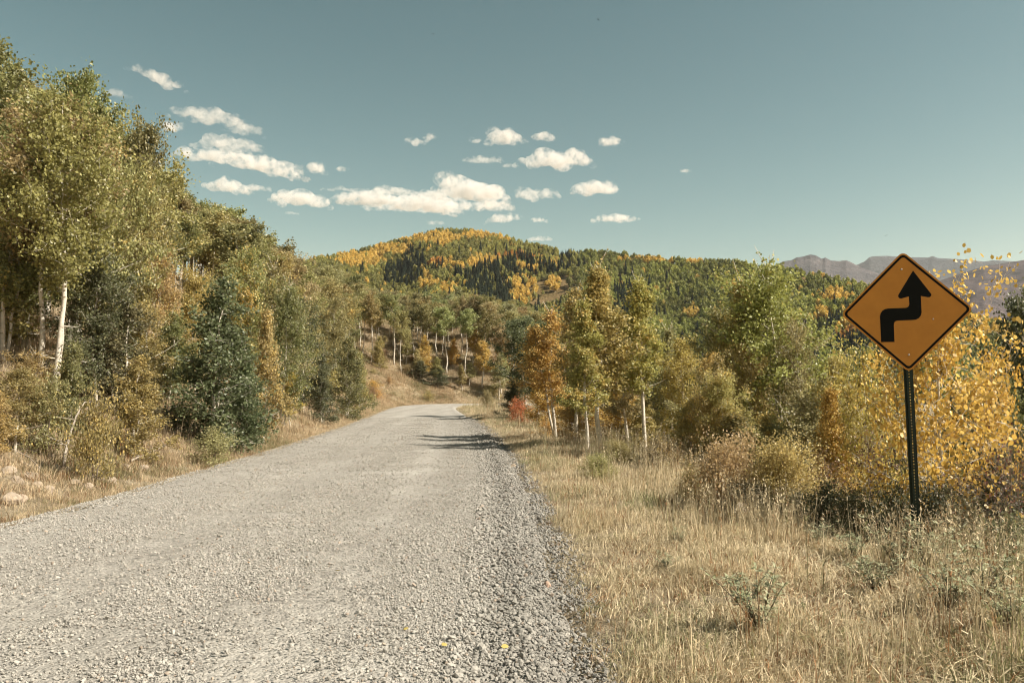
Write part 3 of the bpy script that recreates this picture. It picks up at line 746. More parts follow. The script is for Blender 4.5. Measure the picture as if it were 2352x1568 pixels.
for px_, pt_, y_, P_, w_, c_, tn_, lb_ in [(225, 300, 20.5, BIG[0], 170, OLIVE, .16, 'olive and rust aspen filling the middle of the left wall of trees'), (300, 380, 21.5, BIG[3], 150, OLIVE, .22, 'rust-tinged aspen left of the bare white trunks'),
        (80, 330, 19.0, BIG[2], 200, GREEN, .06, 'dense green aspen behind the two foremost white trunks'), (20, 420, 17.5, BIG[1], 190, OLIVE, .2, 'brownish aspen at the left edge below the tallest one'), (235, 560, 17.6, BROAD[1], 170, DKGREEN, .05, 'dark green aspen with rounded crown right of the foremost trunks'),
        (395, 700, 22.0, CONEB[2], 140, GREEN, .18, 'green bushy aspen left of the dark cone-shaped one'), (345, 690, 20.0, BROAD[2], 150, OLIVE, .2, 'olive aspen below the light golden one'), (445, 600, 27.0, BROAD[0], 120, SAND, .2, 'sandy yellow aspen below the bare white trunks'),
        (540, 590, 31.0, BROAD[1], 120, OLIVE, .1, 'olive aspen right of the bare white trunks'), (660, 640, 30.0, BROAD[0], 120, GREEN, .08, 'green aspen above the small bright yellow one'), (765, 680, 48.0, BROAD[2], 100, OLIVE, .08, 'olive aspen behind the furthest roadside bush'),
        (170, 770, 15.2, CONEB[0], 110, GREEN, .12, 'low green aspen between the foremost trunks and the leaning dead stem'), (826, 800, 50.0, CONEB[1], 50, OLIVE, .2, 'small olive aspen at the left verge before the bend'), (90, 800, 15.0, BROAD[0], 120, OLIVE, .25, 'yellowish low aspen in front of the foremost trunks')]:
    tl(px_, pt_, y_, P_, w_, c_, tn_, lb_)
rnd2 = random.Random(5)
for k_ in range(30):                                     # the row of bare trunks
    px_, y_ = 325 + 200 * (k_ + rnd2.random()) / 30, rnd2.uniform(46, 66)
    t_ = at(px_, np.interp(px_ + 40, [0, 340, 400, 440, 560], [160, 300, 385, 430, 480]) + rnd2.uniform(0, 40), y_)
    z_ = h1(t_[0], t_[1]); H_t = min(10.5, t_[2] - z_)
    if H_t < 4: continue
    plant('aspen_tree', rnd2.choice(TALL), (t_[0], t_[1], z_ - .05), H_t, H_t * rnd2.uniform(.17, .23), rnd2.choice([GREEN, OLIVE, OLIVE]), 0.03, 'slim aspen with a bare white trunk in the row below the left skyline', 'row of bare white trunks on the left hillside')
HERO_CLEAR = [(505, 19.4), (672, 25.5), (742, 28.0)]
count = 0
for _ in range(3000):
    if count >= 170: break
    k = rnd.randrange(0, len(RP)); s = rnd.uniform(3.0, 36)
    x, y = RP[k, 0] - RN[k, 0] * (HALF + s), RP[k, 1] - RN[k, 1] * (HALF + s)
    if not (14 < y < 96) or x > -9: continue
    px, py, dep = project((x, y, h1(x, y)))
    if px < -220 or px > 800 or (s < 5.5 and y < 40): continue
    if not spaced(x, y, 1.9 if s < 12 else 2.5): continue
    top = np.interp(px + 1.35 / dep * F_PX, SKYL[:, 0], SKYL[:, 1]) + rnd.choice([0, 4, 12, 25, 50, 70]) * min(1, 40 / dep)
    if 310 < px < 540 and dep < 44: top = max(top, 630 + 60 * rnd.random())
    Hmax = (py - top) / F_PX * dep
    H = min(rnd.uniform(7.2, 9.6), Hmax * 0.95)
    if s < 6: H = min(H, rnd.uniform(3.5, 6))
    if H < 2.2: continue
    if s < 6: P = rnd.choice(CONEB + BROAD); W = H * rnd.uniform(0.25, 0.34)
    elif 310 < px < 540 and dep >= 44: P = rnd.choice(TALL); W = H * rnd.uniform(0.24, 0.32)
    elif y < 34: P = rnd.choice(BIG); W = H * rnd.uniform(0.27, 0.36)
    else: P = rnd.choice(TALL + TALL + BIG); W = H * rnd.uniform(0.23, 0.31)
    c, tn = rnd.choice([(GREEN, .0), (GREEN, .08), (OLIVE, .05), (OLIVE, .12), (OLIVE, .0), (PALE, .0), (OLIVE, .2)] + ([(OLIVE, .3)] if s < 10 else []))
    plant('aspen_tree', P, (x, y, h1(x, y) - 0.05), H, W, c, tn, group='aspens in the stand on the left hillside',
          label='%s aspen %s the left hillside, %s' % (cname(c, tn), 'low on' if s < 6 else 'midway up' if s < 14 else 'high on',
                                                       'near the left edge' if px < 130 else 'below the elongated cloud' if px < 330 else 'by the bare white trunks' if px < 530 else 'nearing the distant hill' if px < 680 else 'just before the bend'), tilt=(rnd.gauss(0, .03), rnd.gauss(0, .03)))
    count += 1
# slope behind the bend
count = 0
for _ in range(4000):
    if count >= 150: break
    x, y = rnd.uniform(-34, 34), rnd.uniform(97, 140)
    s, _i = road_sd(x, y); s = -float(s[0]) - HALF
    if s < 2 or s > 40: continue
    if x > 6 and s < 12: continue
    g = h1(x, y); px, py, dep = project((x, y, g))
    if px < 730 or px > 1330: continue
    if s < 12 and rnd.random() < 0.45: continue
    if s > 26 and rnd.random() < 0.5: continue
    if not spaced(x, y, 1.8): continue
    low = s < 6 or (s < 14 and rnd.random() < 0.3)
    top = np.interp(px, SKYL[:, 0], SKYL[:, 1]) + rnd.choice([0, 3, 8, 14, 26, 40])
    H = min((py - top) / F_PX * dep, rnd.uniform(7.5, 10.0) if not low else rnd.uniform(2.5, 6.0))
    if H < 2: continue
    P = rnd.choice(TALL) if not low else rnd.choice(CONEB + YOUNG)
    c, tn = rnd.choice([(PALE, .0), (PALE, .06), (OLIVE, .05), (GREEN, .05), (OLIVE, .15), (PALE, .12)] + ([(YELLOW, .5), (DKGREEN, 0), (ORANGE, .5)] if low else []))
    plant('aspen_tree', P, (x, y, g - 0.05), H, H * rnd.uniform(0.19, 0.27) if not low else H * rnd.uniform(.2, .32), c, tn, group='aspens on the slope behind the bend' if not low else 'small aspens at the foot of the slope behind the bend',
          label=('%s aspen %s slope behind the bend, %s' if not low else 'small %s aspen %s slope behind the bend, %s') % (cname(c, tn), 'below the' if low else 'halfway up the' if s < 16 else 'atop the',
              'far left of the road end' if px < 820 else 'left of the road end' if px < 910 else 'above the road end' if px < 990 else 'right above the road end' if px < 1080 else 'right of the road end' if px < 1180 else 'far right'))
    count += 1
stand(1006, 835, 98, CONEB[0], 62, col=DKGREEN, turned=0.0, label='round dark green aspen at the far roadside, below the slope of tall trunks')
stand(965, 825, 99, CONEB[1], 52, col=DKGREEN, turned=0.04, label='dark green aspen left of the round one at the far roadside')
stand(1078, 830, 100, YOUNG[1], 36, col=PALE, turned=0.1, label='slim pale sapling standing alone on the brown far slope')
# undergrowth on both slopes
count = 0
for _ in range(3000):
    if count >= 130: break
    if rnd.random() < 0.55: x, y = rnd.uniform(-34, 26), rnd.uniform(97, 128)
    else:
        k = rnd.randrange(0, len(RP)); s = rnd.uniform(1.6, 12); x, y = RP[k, 0] - RN[k, 0] * (HALF + s), RP[k, 1] - RN[k, 1] * (HALF + s)
        if not 11 < y < 95 or x > -6: continue
    s, _i = road_sd(x, y); s = -float(s[0]) - HALF
    if s < 1.2: continue
    px, py, dep = project((x, y, h1(x, y)))
    if px < -50 or px > 1240: continue
    H = rnd.uniform(0.5, 1.5) if y > 60 else rnd.uniform(0.35, 0.9)
    c, tn = rnd.choice([(BROWN, .1), (OLIVE, .2), (TAN, .1), (OLIVE, .35), (BROWN, .4), (ORANGE, .3), (GREEN, .1)])
    plant('shrub', rnd.choice(SHRUB), (x, y, h1(x, y) - 0.03), H, H * rnd.uniform(.6, .95), c, tn, cat='shrub', parts=('stems', 'leaves'), group='undergrowth on the wooded slopes',
          label='%s %s shrub %s, %s' % ('tiny' if H < .6 else 'small' if H < 1.0 else 'bushy', cname(c, tn), 'near the road' if s < 4 else 'a little way up' if s < 9 else 'well up among the trunks', 'on the slope behind the bend' if y > 95 else 'on the left bank near the front' if y < 25 else 'on the left bank halfway to the bend' if y < 55 else 'on the left bank just before the bend'))
    count += 1

# ------------------------------------------------------------------ scattered stuff through geometry nodes
def scatter(name, pts, rot, scl, idx, meshes, tints, label=None, turned=None, kind='stuff'):
    me = bpy.data.meshes.new(name)
    n = len(pts)
    me.vertices.add(n); me.vertices.foreach_set('co', np.asarray(pts, np.float32).ravel())
    def A(k, t, v, f): a = me.attributes.new(k, t, 'POINT'); a.data.foreach_set(f, np.asarray(v).ravel())
    A('rot', 'FLOAT_VECTOR', np.asarray(rot, np.float32), 'vector')
    A('scl', 'FLOAT_VECTOR', np.asarray(scl, np.float32), 'vector')
    A('pick', 'INT', np.asarray(idx, np.int32), 'value')
    tc = np.ones((n, 4), np.float32); tc[:, :3] = tints
    A('tint', 'FLOAT_COLOR', tc, 'color')
    A('turned', 'FLOAT', np.zeros(n, np.float32) if turned is None else np.asarray(turned, np.float32), 'value')
    src = bpy.data.collections.new(name + '_pieces')
    for i, m in enumerate(meshes): src.objects.link(bpy.data.objects.new('%s_piece_%02d' % (name, i), m))
    ng = bpy.data.node_groups.new(name + '_scatter', 'GeometryNodeTree')
    ng.interface.new_socket('Geometry', in_out='INPUT', socket_type='NodeSocketGeometry')
    ng.interface.new_socket('Geometry', in_out='OUTPUT', socket_type='NodeSocketGeometry')
    N, Lk = ng.nodes, ng.links
    gi, go = N.new('NodeGroupInput'), N.new('NodeGroupOutput')
    ci = N.new('GeometryNodeCollectionInfo'); ci.inputs['Collection'].default_value = src
    ci.inputs['Separate Children'].default_value = True; ci.inputs['Reset Children'].default_value = True
    ip = N.new('GeometryNodeInstanceOnPoints'); ip.inputs['Pick Instance'].default_value = True
    def na(k, t): q = N.new('GeometryNodeInputNamedAttribute'); q.data_type = t; q.inputs['Name'].default_value = k; return q.outputs['Attribute']
    e2r = N.new('FunctionNodeEulerToRotation')
    Lk.new(gi.outputs[0], ip.inputs['Points']); Lk.new(ci.outputs[0], ip.inputs['Instance'])
    Lk.new(na('pick', 'INT'), ip.inputs['Instance Index'])
    Lk.new(na('rot', 'FLOAT_VECTOR'), e2r.inputs[0]); Lk.new(e2r.outputs[0], ip.inputs['Rotation'])
    Lk.new(na('scl', 'FLOAT_VECTOR'), ip.inputs['Scale'])
    Lk.new(ip.outputs[0], go.inputs[0])
    o = link(name, me, label=label, kind=kind)
    if label: o['category'] = name.replace('_', ' ')
    md = o.modifiers.new('scatter', 'NODES'); md.node_group = ng
    return o

# how much of each hillside tree the view can show, nearest trees first
cell = 6.0
cover = np.zeros((int(1568 / cell), int(2352 / cell)), bool)
shown = np.zeros(len(ALL_TREES))
for k_ in sorted(range(len(ALL_TREES)), key=lambda q: ALL_TREES[q][0][1]):
    (tx, ty, tz), tH, tW = ALL_TREES[k_]
    cx_, cy_, dp = project((tx, ty, tz + tH * 0.62))
    rx_, ry_ = tW * 0.85 / dp * F_PX / cell, tH * 0.36 / dp * F_PX / cell
    cx_, cy_ = cx_ / cell, cy_ / cell
    j0, j1 = max(0, int(cx_ - rx_)), min(cover.shape[1], int(cx_ + rx_) + 1); i0, i1 = max(0, int(cy_ - ry_)), min(cover.shape[0], int(cy_ + ry_) + 1)
    if j1 <= j0 or i1 <= i0: continue
    jj_, ii_ = np.meshgrid(np.arange(j0, j1), np.arange(i0, i1))
    m_ = ((jj_ - cx_) / max(rx_, .5)) ** 2 + ((ii_ - cy_) / max(ry_, .5)) ** 2 < 1
    sub = cover[i0:i1, j0:j1]
    shown[k_] = (m_ & ~sub).sum(); sub |= m_
room = 296 - (len(ALL_TREES) - len(WAITING))
WAITING.sort(key=lambda w: -shown[w[0]])
for k_, w_ in WAITING[:room]:
    if shown[k_] > 0 or True: plant(now=True, **w_)
M_BARKS = M_BARK
kinds, tp, tr_, ts, ti, tt, tu = [], [], [], [], [], [], []
for k_, w_ in WAITING[room:]:
    if w_['P'] not in kinds: kinds.append(w_['P'])
    q = kinds.index(w_['P']); sz_ = w_['H'] / w_['P'].H; sx_ = w_['W'] / w_['P'].R
    for half in (0, 1):
        tp.append(w_['loc']); tr_.append((w_['tilt'][0], w_['tilt'][1], w_['rot'])); ts.append((sx_, sx_, sz_)); ti.append(2 * q + half); tt.append(w_['col']); tu.append(w_['turned'])
if tp:
    pieces = []
    for P_ in kinds:
        c_ = P_.crown.copy(); c_.materials.clear(); c_.materials.append(M_LEAF_I); pieces += [P_.trunk, c_]
    scatter('aspen_thicket', np.array(tp), np.array(tr_), np.array(ts), ti, pieces, np.array(tt), 'deeper aspens of the wooded slopes, mostly hidden behind the nearer ones', tu)
print('aspens', len(ALL_TREES), 'as objects', len(ALL_TREES) - len(tp) // 2)

# forest on the far hill
def far_aspen(seed):
    rg = np.random.default_rng(seed)
    n = 260
    d = rg.normal(size=(n, 3)); d /= np.linalg.norm(d, axis=1)[:, None]
    r = rg.uniform(0.45, 1.0, n) ** 0.5
    lob = 1 + 0.22 * np.sin(3 * np.arctan2(d[:, 1], d[:, 0]) + seed) * (d[:, 2] > -0.3)
    C = d * r[:, None] * np.array([0.30, 0.30, 0.40]) * lob[:, None] + [0, 0, 0.60]
    C[:, :2] *= np.clip(1.25 - 0.75 * C[:, 2:3], 0.3, 1.2)
    V, Fq, _ = leaf_quads(C, 0.115, rg=rg)
    w = MB(); w.tube(np.array([[0, 0, -0.08], [0.01, 0, 0.3], [0, 0.01, 0.7]]), [0.014, 0.011, 0.004], 4, False)
    nq = len(V); V2 = np.vstack([V] + w.V); F2 = np.vstack([Fq] + [q + nq for q in w.Q])
    mi = np.concatenate([np.zeros(len(Fq)), np.ones(len(F2) - len(Fq))])
    return mesh_np('far_aspen', V2, F2, mats=[M_LEAF_I, M_BARK], matidx=mi, fattr={'leafvar': rg.uniform(0, 1, len(F2)), 'clump': rg.uniform(0, 1, len(F2))})
def far_conifer(seed):
    rg = np.random.default_rng(seed)
    n = 300
    t = rg.uniform(0, 1, n) ** 0.75
    z = 0.06 + 0.94 * t
    rad = 0.155 * (1 - z) ** 0.85 * (0.65 + 0.5 * rg.uniform(size=n)) * (0.8 + 0.35 * (np.sin(z * 46) > 0)) + 0.004
    a = rg.uniform(0, 6.283, n)
    C = np.column_stack([np.cos(a) * rad, np.sin(a) * rad, z - 0.35 * rad])
    s = (0.02 + 0.36 * rad)[:, None]
    o = np.column_stack([np.cos(a), np.sin(a), -0.45 + 0 * a]); o /= np.linalg.norm(o, axis=1)[:, None]
    W = np.column_stack([-np.sin(a), np.cos(a), 0 * a])
    V = np.stack([C - o * s * 1.2, C + W * s * 0.9, C + o * s * 1.5, C - W * s * 0.9], 1).reshape(-1, 3)
    w = MB(); w.tube(np.array([[0, 0, -0.05], [0, 0, 0.5], [0, 0, 1.0]]), [0.02, 0.012, 0.003], 4, False)
    nq = len(V); F = np.arange(n)[:, None] * 4 + np.arange(4)[None]
    V2 = np.vstack([V] + w.V); F2 = np.vstack([F] + [q + nq for q in w.Q])
    return mesh_np('far_conifer', V2, F2, mats=[M_LEAF_I, M_TWIG], matidx=np.concatenate([np.zeros(n), np.ones(len(F2) - n)]), fattr={'leafvar': rg.uniform(0, 1, len(F2)), 'clump': np.zeros(len(F2))})
def in_ell(px, py, L):
    m = np.zeros(px.shape, bool)
    for cx, cy_, rx, ry in L: m |= ((px - cx) / rx) ** 2 + ((py - cy_) / ry) ** 2 < 1
    return m
n = 36000
fa = rng.uniform(-0.36, 0.66, n); fr = np.sqrt(rng.uniform(HR0 ** 2, 900 ** 2, n))
ok = fr < hill_R(fa) + 25
fa, fr = fa[ok], fr[ok]
fz = hill_z(fa, fr); fx, fy = fr * np.sin(fa), fr * np.cos(fa)
px, py, _d = project(np.stack([fx, fy, fz], -1))
jx, jy = px + fbm(fx, fy, 30, 2) * 26, py + fbm(fx + 99, fy, 30, 2) * 12 - 8
YEL = [(830, 594, 62, 17), (905, 574, 50, 12), (985, 548, 70, 15), (1098, 541, 40, 10), (1020, 606, 48, 8), (982, 648, 22, 20), (1022, 664, 22, 15), (1198, 668, 38, 32), (1270, 652, 20, 18), (1105, 600, 32, 16),
       (1606, 602, 28, 9), (1480, 598, 60, 5), (1920, 682, 32, 16), (1950, 770, 32, 22), (1590, 724, 24, 14), (1210, 616, 26, 7), (2000, 720, 40, 14), (2090, 740, 40, 15), (2290, 770, 40, 15), (1900, 720, 20, 10)]
ORA = [(1178, 586, 46, 7), (1368, 578, 22, 6), (1000, 603, 30, 5), (1945, 775, 28, 14)]
CON = [(1240, 605, 95, 26), (1150, 630, 80, 20), (1090, 640, 40, 16), (1300, 600, 40, 22), (925, 632, 48, 24), (990, 618, 40, 12), (1112, 668, 46, 26), (1150, 690, 50, 20), (945, 600, 16, 20), (1916, 765, 22, 26), (1960, 800, 50, 22), (1440, 700, 30, 40)]
MEAD = [(1262, 668, 50, 28), (1230, 690, 40, 20), (1300, 640, 26, 8)]
GAP = [(1012, 690, 8, 4)]
yel, ora, con, mead = in_ell(jx, jy, YEL), in_ell(jx, jy, ORA), in_ell(jx, jy, CON), in_ell(px, py - 6, MEAD)
u = rng.uniform(size=len(fa))
con = (con & (u < 0.50) & ~(yel & (u < 0.45))) | (u > 0.985) | ((fr > hill_R(fa) - 40) & (px < 1040) & (u > 0.93)) | (in_ell(px, py, [(1310, 588, 30, 12)]) & (u > 0.5))
keep = ~(mead & ~(in_ell(px, py - 6, [(1198, 668, 38, 32), (1270, 652, 16, 14)])) & (u < 0.97))
clus = fbm(fx, fy, 45, 3) + 0.5
yelfac = np.where(yel, 0.95, np.where(px < 1300, 0.05 + 0.35 * (clus > 0.82), 0.02 + 0.15 * (clus > 0.9)))
isy = u[::-1] < yelfac
tint_ = np.empty((len(fa), 3)); turned_ = np.zeros(len(fa))
gsel = np.where((px > 1330)[:, None], np.array([0.225, 0.24, 0.070]), np.array([0.25, 0.245, 0.080]))
tint_[:] = gsel * (0.62 + 0.8 * clus[:, None]) + np.array([0.05, 0.03, 0.0]) * rng.uniform(0, 1, (len(fa), 1)) ** 2
tint_[isy] = np.array([0.60, 0.44, 0.12]); turned_[isy] = 0.2
tint_[ora] = np.array([0.48, 0.26, 0.07]); turned_[ora] = 0.05
tint_[con] = np.array([0.050, 0.066, 0.044]); turned_[con] = -1
tint_ *= 1.12 * rng.uniform(0.8, 1.2, (len(fa), 1))
H_ = np.where(con, rng.uniform(8, 15, len(fa)), rng.uniform(4.5, 8.2, len(fa)))
H_ = np.where(con & (fr > hill_R(fa) - 45), H_ * 0.55, H_)
W_ = np.where(con, H_ * rng.uniform(0.8, 1.05, len(fa)), H_ * rng.uniform(0.85, 1.35, len(fa)))
pk = np.where(con, rng.integers(0, 3, len(fa)), rng.integers(0, 5, len(fa)))
for nm, sel, meshes, lb in (('aspen_forest', ~con & keep, [far_aspen(300 + i) for i in range(5)], 'patchwork of green and golden aspens covering the far hill'),
                            ('conifer_forest', con & keep, [far_conifer(330 + i) for i in range(3)], 'dark conifers in bands across the far hill')):
    k = sel
    scatter(nm, np.stack([fx, fy, fz], -1)[k], np.column_stack([np.zeros(k.sum()), np.zeros(k.sum()), rng.uniform(0, 6.28, k.sum())]), np.column_stack([W_, W_, H_])[k], pk[k], meshes, tint_[k], lb, turned_[k])

# grass
def tuft(seed, nb, h, spread, width, lean, seeds=0, flat=False):
    rg = np.random.default_rng(seed)
    V, Fq, Ft, var, n = [], [], [], [], 0
    for i in range(nb):
        b = np.array([rg.normal(0, spread), rg.normal(0, spread), -0.01])
        a = rg.uniform(0, 6.283); l = h * rg.uniform(0.45, 1.1); ln = abs(rg.normal(0, lean)) + (1.2 if flat else 0)
        out = np.array([math.cos(a), math.sin(a), 0]); side = np.array([-math.sin(a + 0.6), math.cos(a + 0.6), 0])
        m = b + out * l * 0.5 * math.sin(ln * 0.45) + [0, 0, l * 0.5 * math.cos(ln * 0.45)]
        t = m + out * l * 0.55 * math.sin(ln) + [0, 0, l * 0.55 * math.cos(ln)]
        w = width * rg.uniform(0.6, 1.3)
        V += [b - side * w, b + side * w, m + side * w * 0.8, m - side * w * 0.8, t]
        Fq.append([n, n + 1, n + 2, n + 3]); Ft.append([n + 3, n + 2, n + 4]); n += 5
        var.append(rg.uniform())
        if i < seeds:
            for q in range(7):
                c = m + (t - m) * rg.uniform(0.55, 1.05); d = rg.normal(size=3) * 0.010 + (t - m) * 0.03
                s2 = side * 0.0035
                V += [c - s2, c + s2, c + d + s2 * 0.6, c + d - s2 * 0.6]; Fq.append([n, n + 1, n + 2, n + 3]); n += 4
    nq, ntr = len(Fq), len(Ft)
    return mesh_np('grass_tuft', np.array(V), Fq, Ft, mats=[M_GRASS], fattr={'leafvar': rg.uniform(0, 1, nq + ntr)})
TUFTS = [tuft(400 + i, 20, 0.17, 0.06, 0.0024, 0.7) for i in range(4)] + [tuft(410 + i, 24, 0.11, 0.08, 0.0028, 1.0) for i in range(3)] + \
        [tuft(420 + i, 18, 0.18, 0.10, 0.0032, 0.3, flat=True) for i in range(3)] + [tuft(430 + i, 6, 0.44, 0.06, 0.0020, 0.35, seeds=4) for i in range(4)]
def strew(nx, xr, yr, cond, dens):
    x, y = rng.uniform(*xr, nx), rng.uniform(*yr, nx)
    s, _ = road_sd(x, y)
    p = dens(x, y, s)
    ok = cond(s) & (rng.uniform(size=nx) < p)
    x, y, s = x[ok], y[ok], s[ok]
    z = height(x, y)
    px, py, d = project(np.stack([x, y, z], -1))
    v = (px > -420) & (px < 2780) & (py < 1950)
    return x[v], y[v], z[v], s[v]
parts = []
edge_fade = lambda s: sstep(0.02, 0.55, np.abs(s) - HALF)
patch = lambda x, y: np.clip(0.40 + 2.3 * fbm(x, y, 0.9, 3), 0.04, 1)
parts.append(strew(34000, (-0.2, 7.0), (2.5, 9.5), lambda s: s > HALF - 0.05, lambda x, y, s: edge_fade(s) * patch(x, y)))
parts.append(strew(12000, (-0.2, 6.5), (3.0, 8.0), lambda s: s > HALF - 0.05, lambda x, y, s: edge_fade(s) * np.clip(0.5 + 1.8 * fbm(x + 50, y, 0.8, 3), 0.05, 1)))
NL0 = len(parts[0][0]); NL1 = NL0 + len(parts[1][0])
parts.append(strew(42000, (-1, 14), (9.5, 24), lambda s: s > HALF - 0.05, lambda x, y, s: edge_fade(s) * np.clip(patch(x, y), .3, 1)))
parts.append(strew(34000, (-10, 12), (24, 92), lambda s: s > HALF, lambda x, y, s: edge_fade(s) * (s < HALF + 12)))
parts.append(strew(52000, (-17, -5), (7, 30), lambda s: s < -HALF, lambda x, y, s: edge_fade(s) * np.clip(patch(x, y), .3, 1)))
parts.append(strew(60000, (-34, -7), (30, 98), lambda s: s < -HALF, lambda x, y, s: edge_fade(s) * (s > -HALF - 16)))
parts.append(strew(50000, (-34, 20), (94, 132), lambda s: s < -HALF, lambda x, y, s: edge_fade(s)))
gx_, gy_, gz_, gs_ = (np.concatenate([p[i] for p in parts]) for i in range(4))
n = len(gx_)
dist = np.hypot(gx_, gy_)
u = rng.uniform(size=n)
tall_p = np.where(gs_ > 0, 0.06 + 0.13 * sstep(0.8, 2.6, gs_ - HALF), 0.06)
pick = np.where(u < tall_p, 10 + rng.integers(0, 4, n), np.where(u < 0.36, rng.integers(0, 4, n), np.where(u < 0.66, 4 + rng.integers(0, 3, n), 7 + rng.integers(0, 3, n))))
pick[NL0:NL1] = 7 + rng.integers(0, 3, NL1 - NL0)
sc = rng.uniform(0.7, 1.3, n) * np.interp(dist, [0, 10, 25, 60, 120], [1, 1.1, 1.4, 2.0, 2.8]) * np.where(gs_ > 0, 1, 1.05)
sc = sc * np.interp(np.abs(gs_) - HALF, [0, 0.5, 1.5], [0.45, 0.75, 1.0])
sz = sc * np.interp(dist, [0, 20, 60, 120], [1, 1, 0.85, 0.7])
hue = fbm(gx_, gy_, 2.2, 3)
base = np.array([0.58, 0.49, 0.325])[None] * (0.70 + 0.55 * rng.uniform(size=n))[:, None]
grn = (rng.uniform(size=n) < np.clip(0.14 + 1.2 * hue, 0.03, 0.7))
base[grn] = np.array([0.25, 0.25, 0.125]) * rng.uniform(0.7, 1.3, (grn.sum(), 1))
rst = rng.uniform(size=n) < 0.10
base[rst] = np.array([0.30, 0.17, 0.08])
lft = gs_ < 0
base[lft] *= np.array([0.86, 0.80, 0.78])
sel = np.argsort(rng.uniform(size=n))
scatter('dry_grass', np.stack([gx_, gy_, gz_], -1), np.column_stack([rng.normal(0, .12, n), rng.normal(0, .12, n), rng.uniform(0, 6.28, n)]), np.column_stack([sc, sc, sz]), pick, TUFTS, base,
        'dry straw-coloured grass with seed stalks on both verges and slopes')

# gravel
def pebble(seed):
    import bmesh
    bm = bmesh.new(); bmesh.ops.create_icosphere(bm, subdivisions=1, radius=0.5)
    rg = np.random.default_rng(seed)
    ax = rg.normal(size=(5, 3)); ax /= np.linalg.norm(ax, axis=1)[:, None]
    for v in bm.verts:
        c = np.array(v.co)
        for a in ax:
            d = c @ a
            if d > 0.30: c = c - a * (d - 0.30)
        v.co = c * np.array([1.15, 0.9, 0.72]) * rg.uniform(0.9, 1.1)
    me = bpy.data.meshes.new('pebble'); bm.to_mesh(me); bm.free(); me.materials.append(M_STONE)
    return me
PEB = [pebble(500 + i) for i in range(6)]
def gravel(nx, yr, pfun, size):
    y = rng.uniform(*yr, nx); s = rng.uniform(-HALF, HALF + 0.35, nx)
    k = np.interp(y, RC[: int(len(RC) * 0.6), 1], np.arange(int(len(RC) * 0.6)))
    x = np.interp(k, np.arange(len(RC)), RC[:, 0]) + s
    ok = rng.uniform(size=nx) < pfun(x, y, s)
    x, y, s = x[ok], y[ok], s[ok]
    sd, _ = road_sd(x, y)
    z = np.where(sd < HALF - 0.03, road_z(x, y), height(x, y))
    d = size(s, len(x))
    px, py, _ = project(np.stack([x, y, z], -1))
    v = (px > -350) & (px < 2600) & (py < 1850)
    return x[v], y[v], (z + d * 0.30)[v], s[v], d[v]
wheel = lambda s: 1 - 0.75 * np.exp(-((s - 1.25) / 0.42) ** 2) - 0.8 * np.exp(-((s + 0.6) / 0.5) ** 2) - 0.75 * np.exp(-((s + 2.1) / 0.5) ** 2)
pf = lambda x, y, s: np.clip(wheel(s) * (0.75 + 1.1 * fbm(x, y, 0.6, 3)) * np.where(s > 2.2, 1.4, 1) * np.where(s > HALF - 0.05, 0.5 * (1 - sstep(HALF, HALF + 0.35, s)), 1), 0, 1)
siz = lambda s, n: np.clip(rng.lognormal(-4.38, 0.38, n), 0.006, 0.040) * np.where(s > 2.3, 1.5, 1.0)
gp = [gravel(170000, (2.8, 7), pf, siz), gravel(120000, (7, 12), pf, lambda s, n: siz(s, n) * 1.15), gravel(80000, (12, 22), pf, lambda s, n: siz(s, n) * 1.4), gravel(40000, (22, 45), pf, lambda s, n: siz(s, n) * 1.8)]
x, y, z, s, d = (np.concatenate([g[i] for g in gp]) for i in range(5))
n = len(x)
tn = np.array([0.350, 0.331, 0.294])[None] * rng.uniform(0.76, 1.16, (n, 1)) * (1 - 0.26 * sstep(2.1, 2.75, s))[:, None]  # darker towards the right edge, painting in the deeper shade between loose stones
wm = rng.uniform(size=n) < 0.04; tn[wm] *= np.array([1.0, 0.88, 0.80])
scatter('gravel', np.stack([x, y, z], -1), rng.uniform(0, 6.28, (n, 3)) * np.array([0.15, 0.15, 1]), np.column_stack([d, d, d * rng.uniform(0.6, 0.95, n)]), rng.integers(0, 6, n), PEB, tn, 'loose grey-beige crushed stone on the road surface')
print('grass', len(gx_), 'gravel', n)

# ------------------------------------------------------------------ road sign
S = bpy.data.objects.new('road_sign', None); COL.objects.link(S)
S['label'] = 'yellow diamond road sign with black right-then-left turn arrow on dark green post'; S['category'] = 'road sign'
SC = at(2081.5, 716, 7.05)
S.location = (SC[0] + 0.035, SC[1], h1(SC[0], SC[1]))
S.rotation_euler = (0, R(-1.1), R(-15.5))
CZ = SC[2] - S.location[2]
def m_sign():
    m, nt, p = mat('sign_yellow')
    tc = nt.nodes.new('ShaderNodeTexCoord').outputs['Object']
    n = noise(nt, 5, 5, 0.6, tc)
    nt.links.new(ramp(nt, n.outputs[0], [(0.3, (0.44, 0.18, 0.017)), (0.7, (0.53, 0.225, 0.025))]).outputs[0], p.inputs['Base Color'])
    p.inputs['Roughness'].default_value = 0.45; p.inputs['Specular IOR Level'].default_value = 0.4
    return m
M_SIGN, M_BLACK, M_POST, M_BOLT = m_sign(), plain('sign_black', (0.004, 0.005, 0.0045), 0.6, 0.0, 0.12), plain('post_green', (0.005, 0.017, 0.011), 0.42, 0.0, 0.35), plain('bolt_steel', (0.5, 0.48, 0.44), 0.35, 0.9)
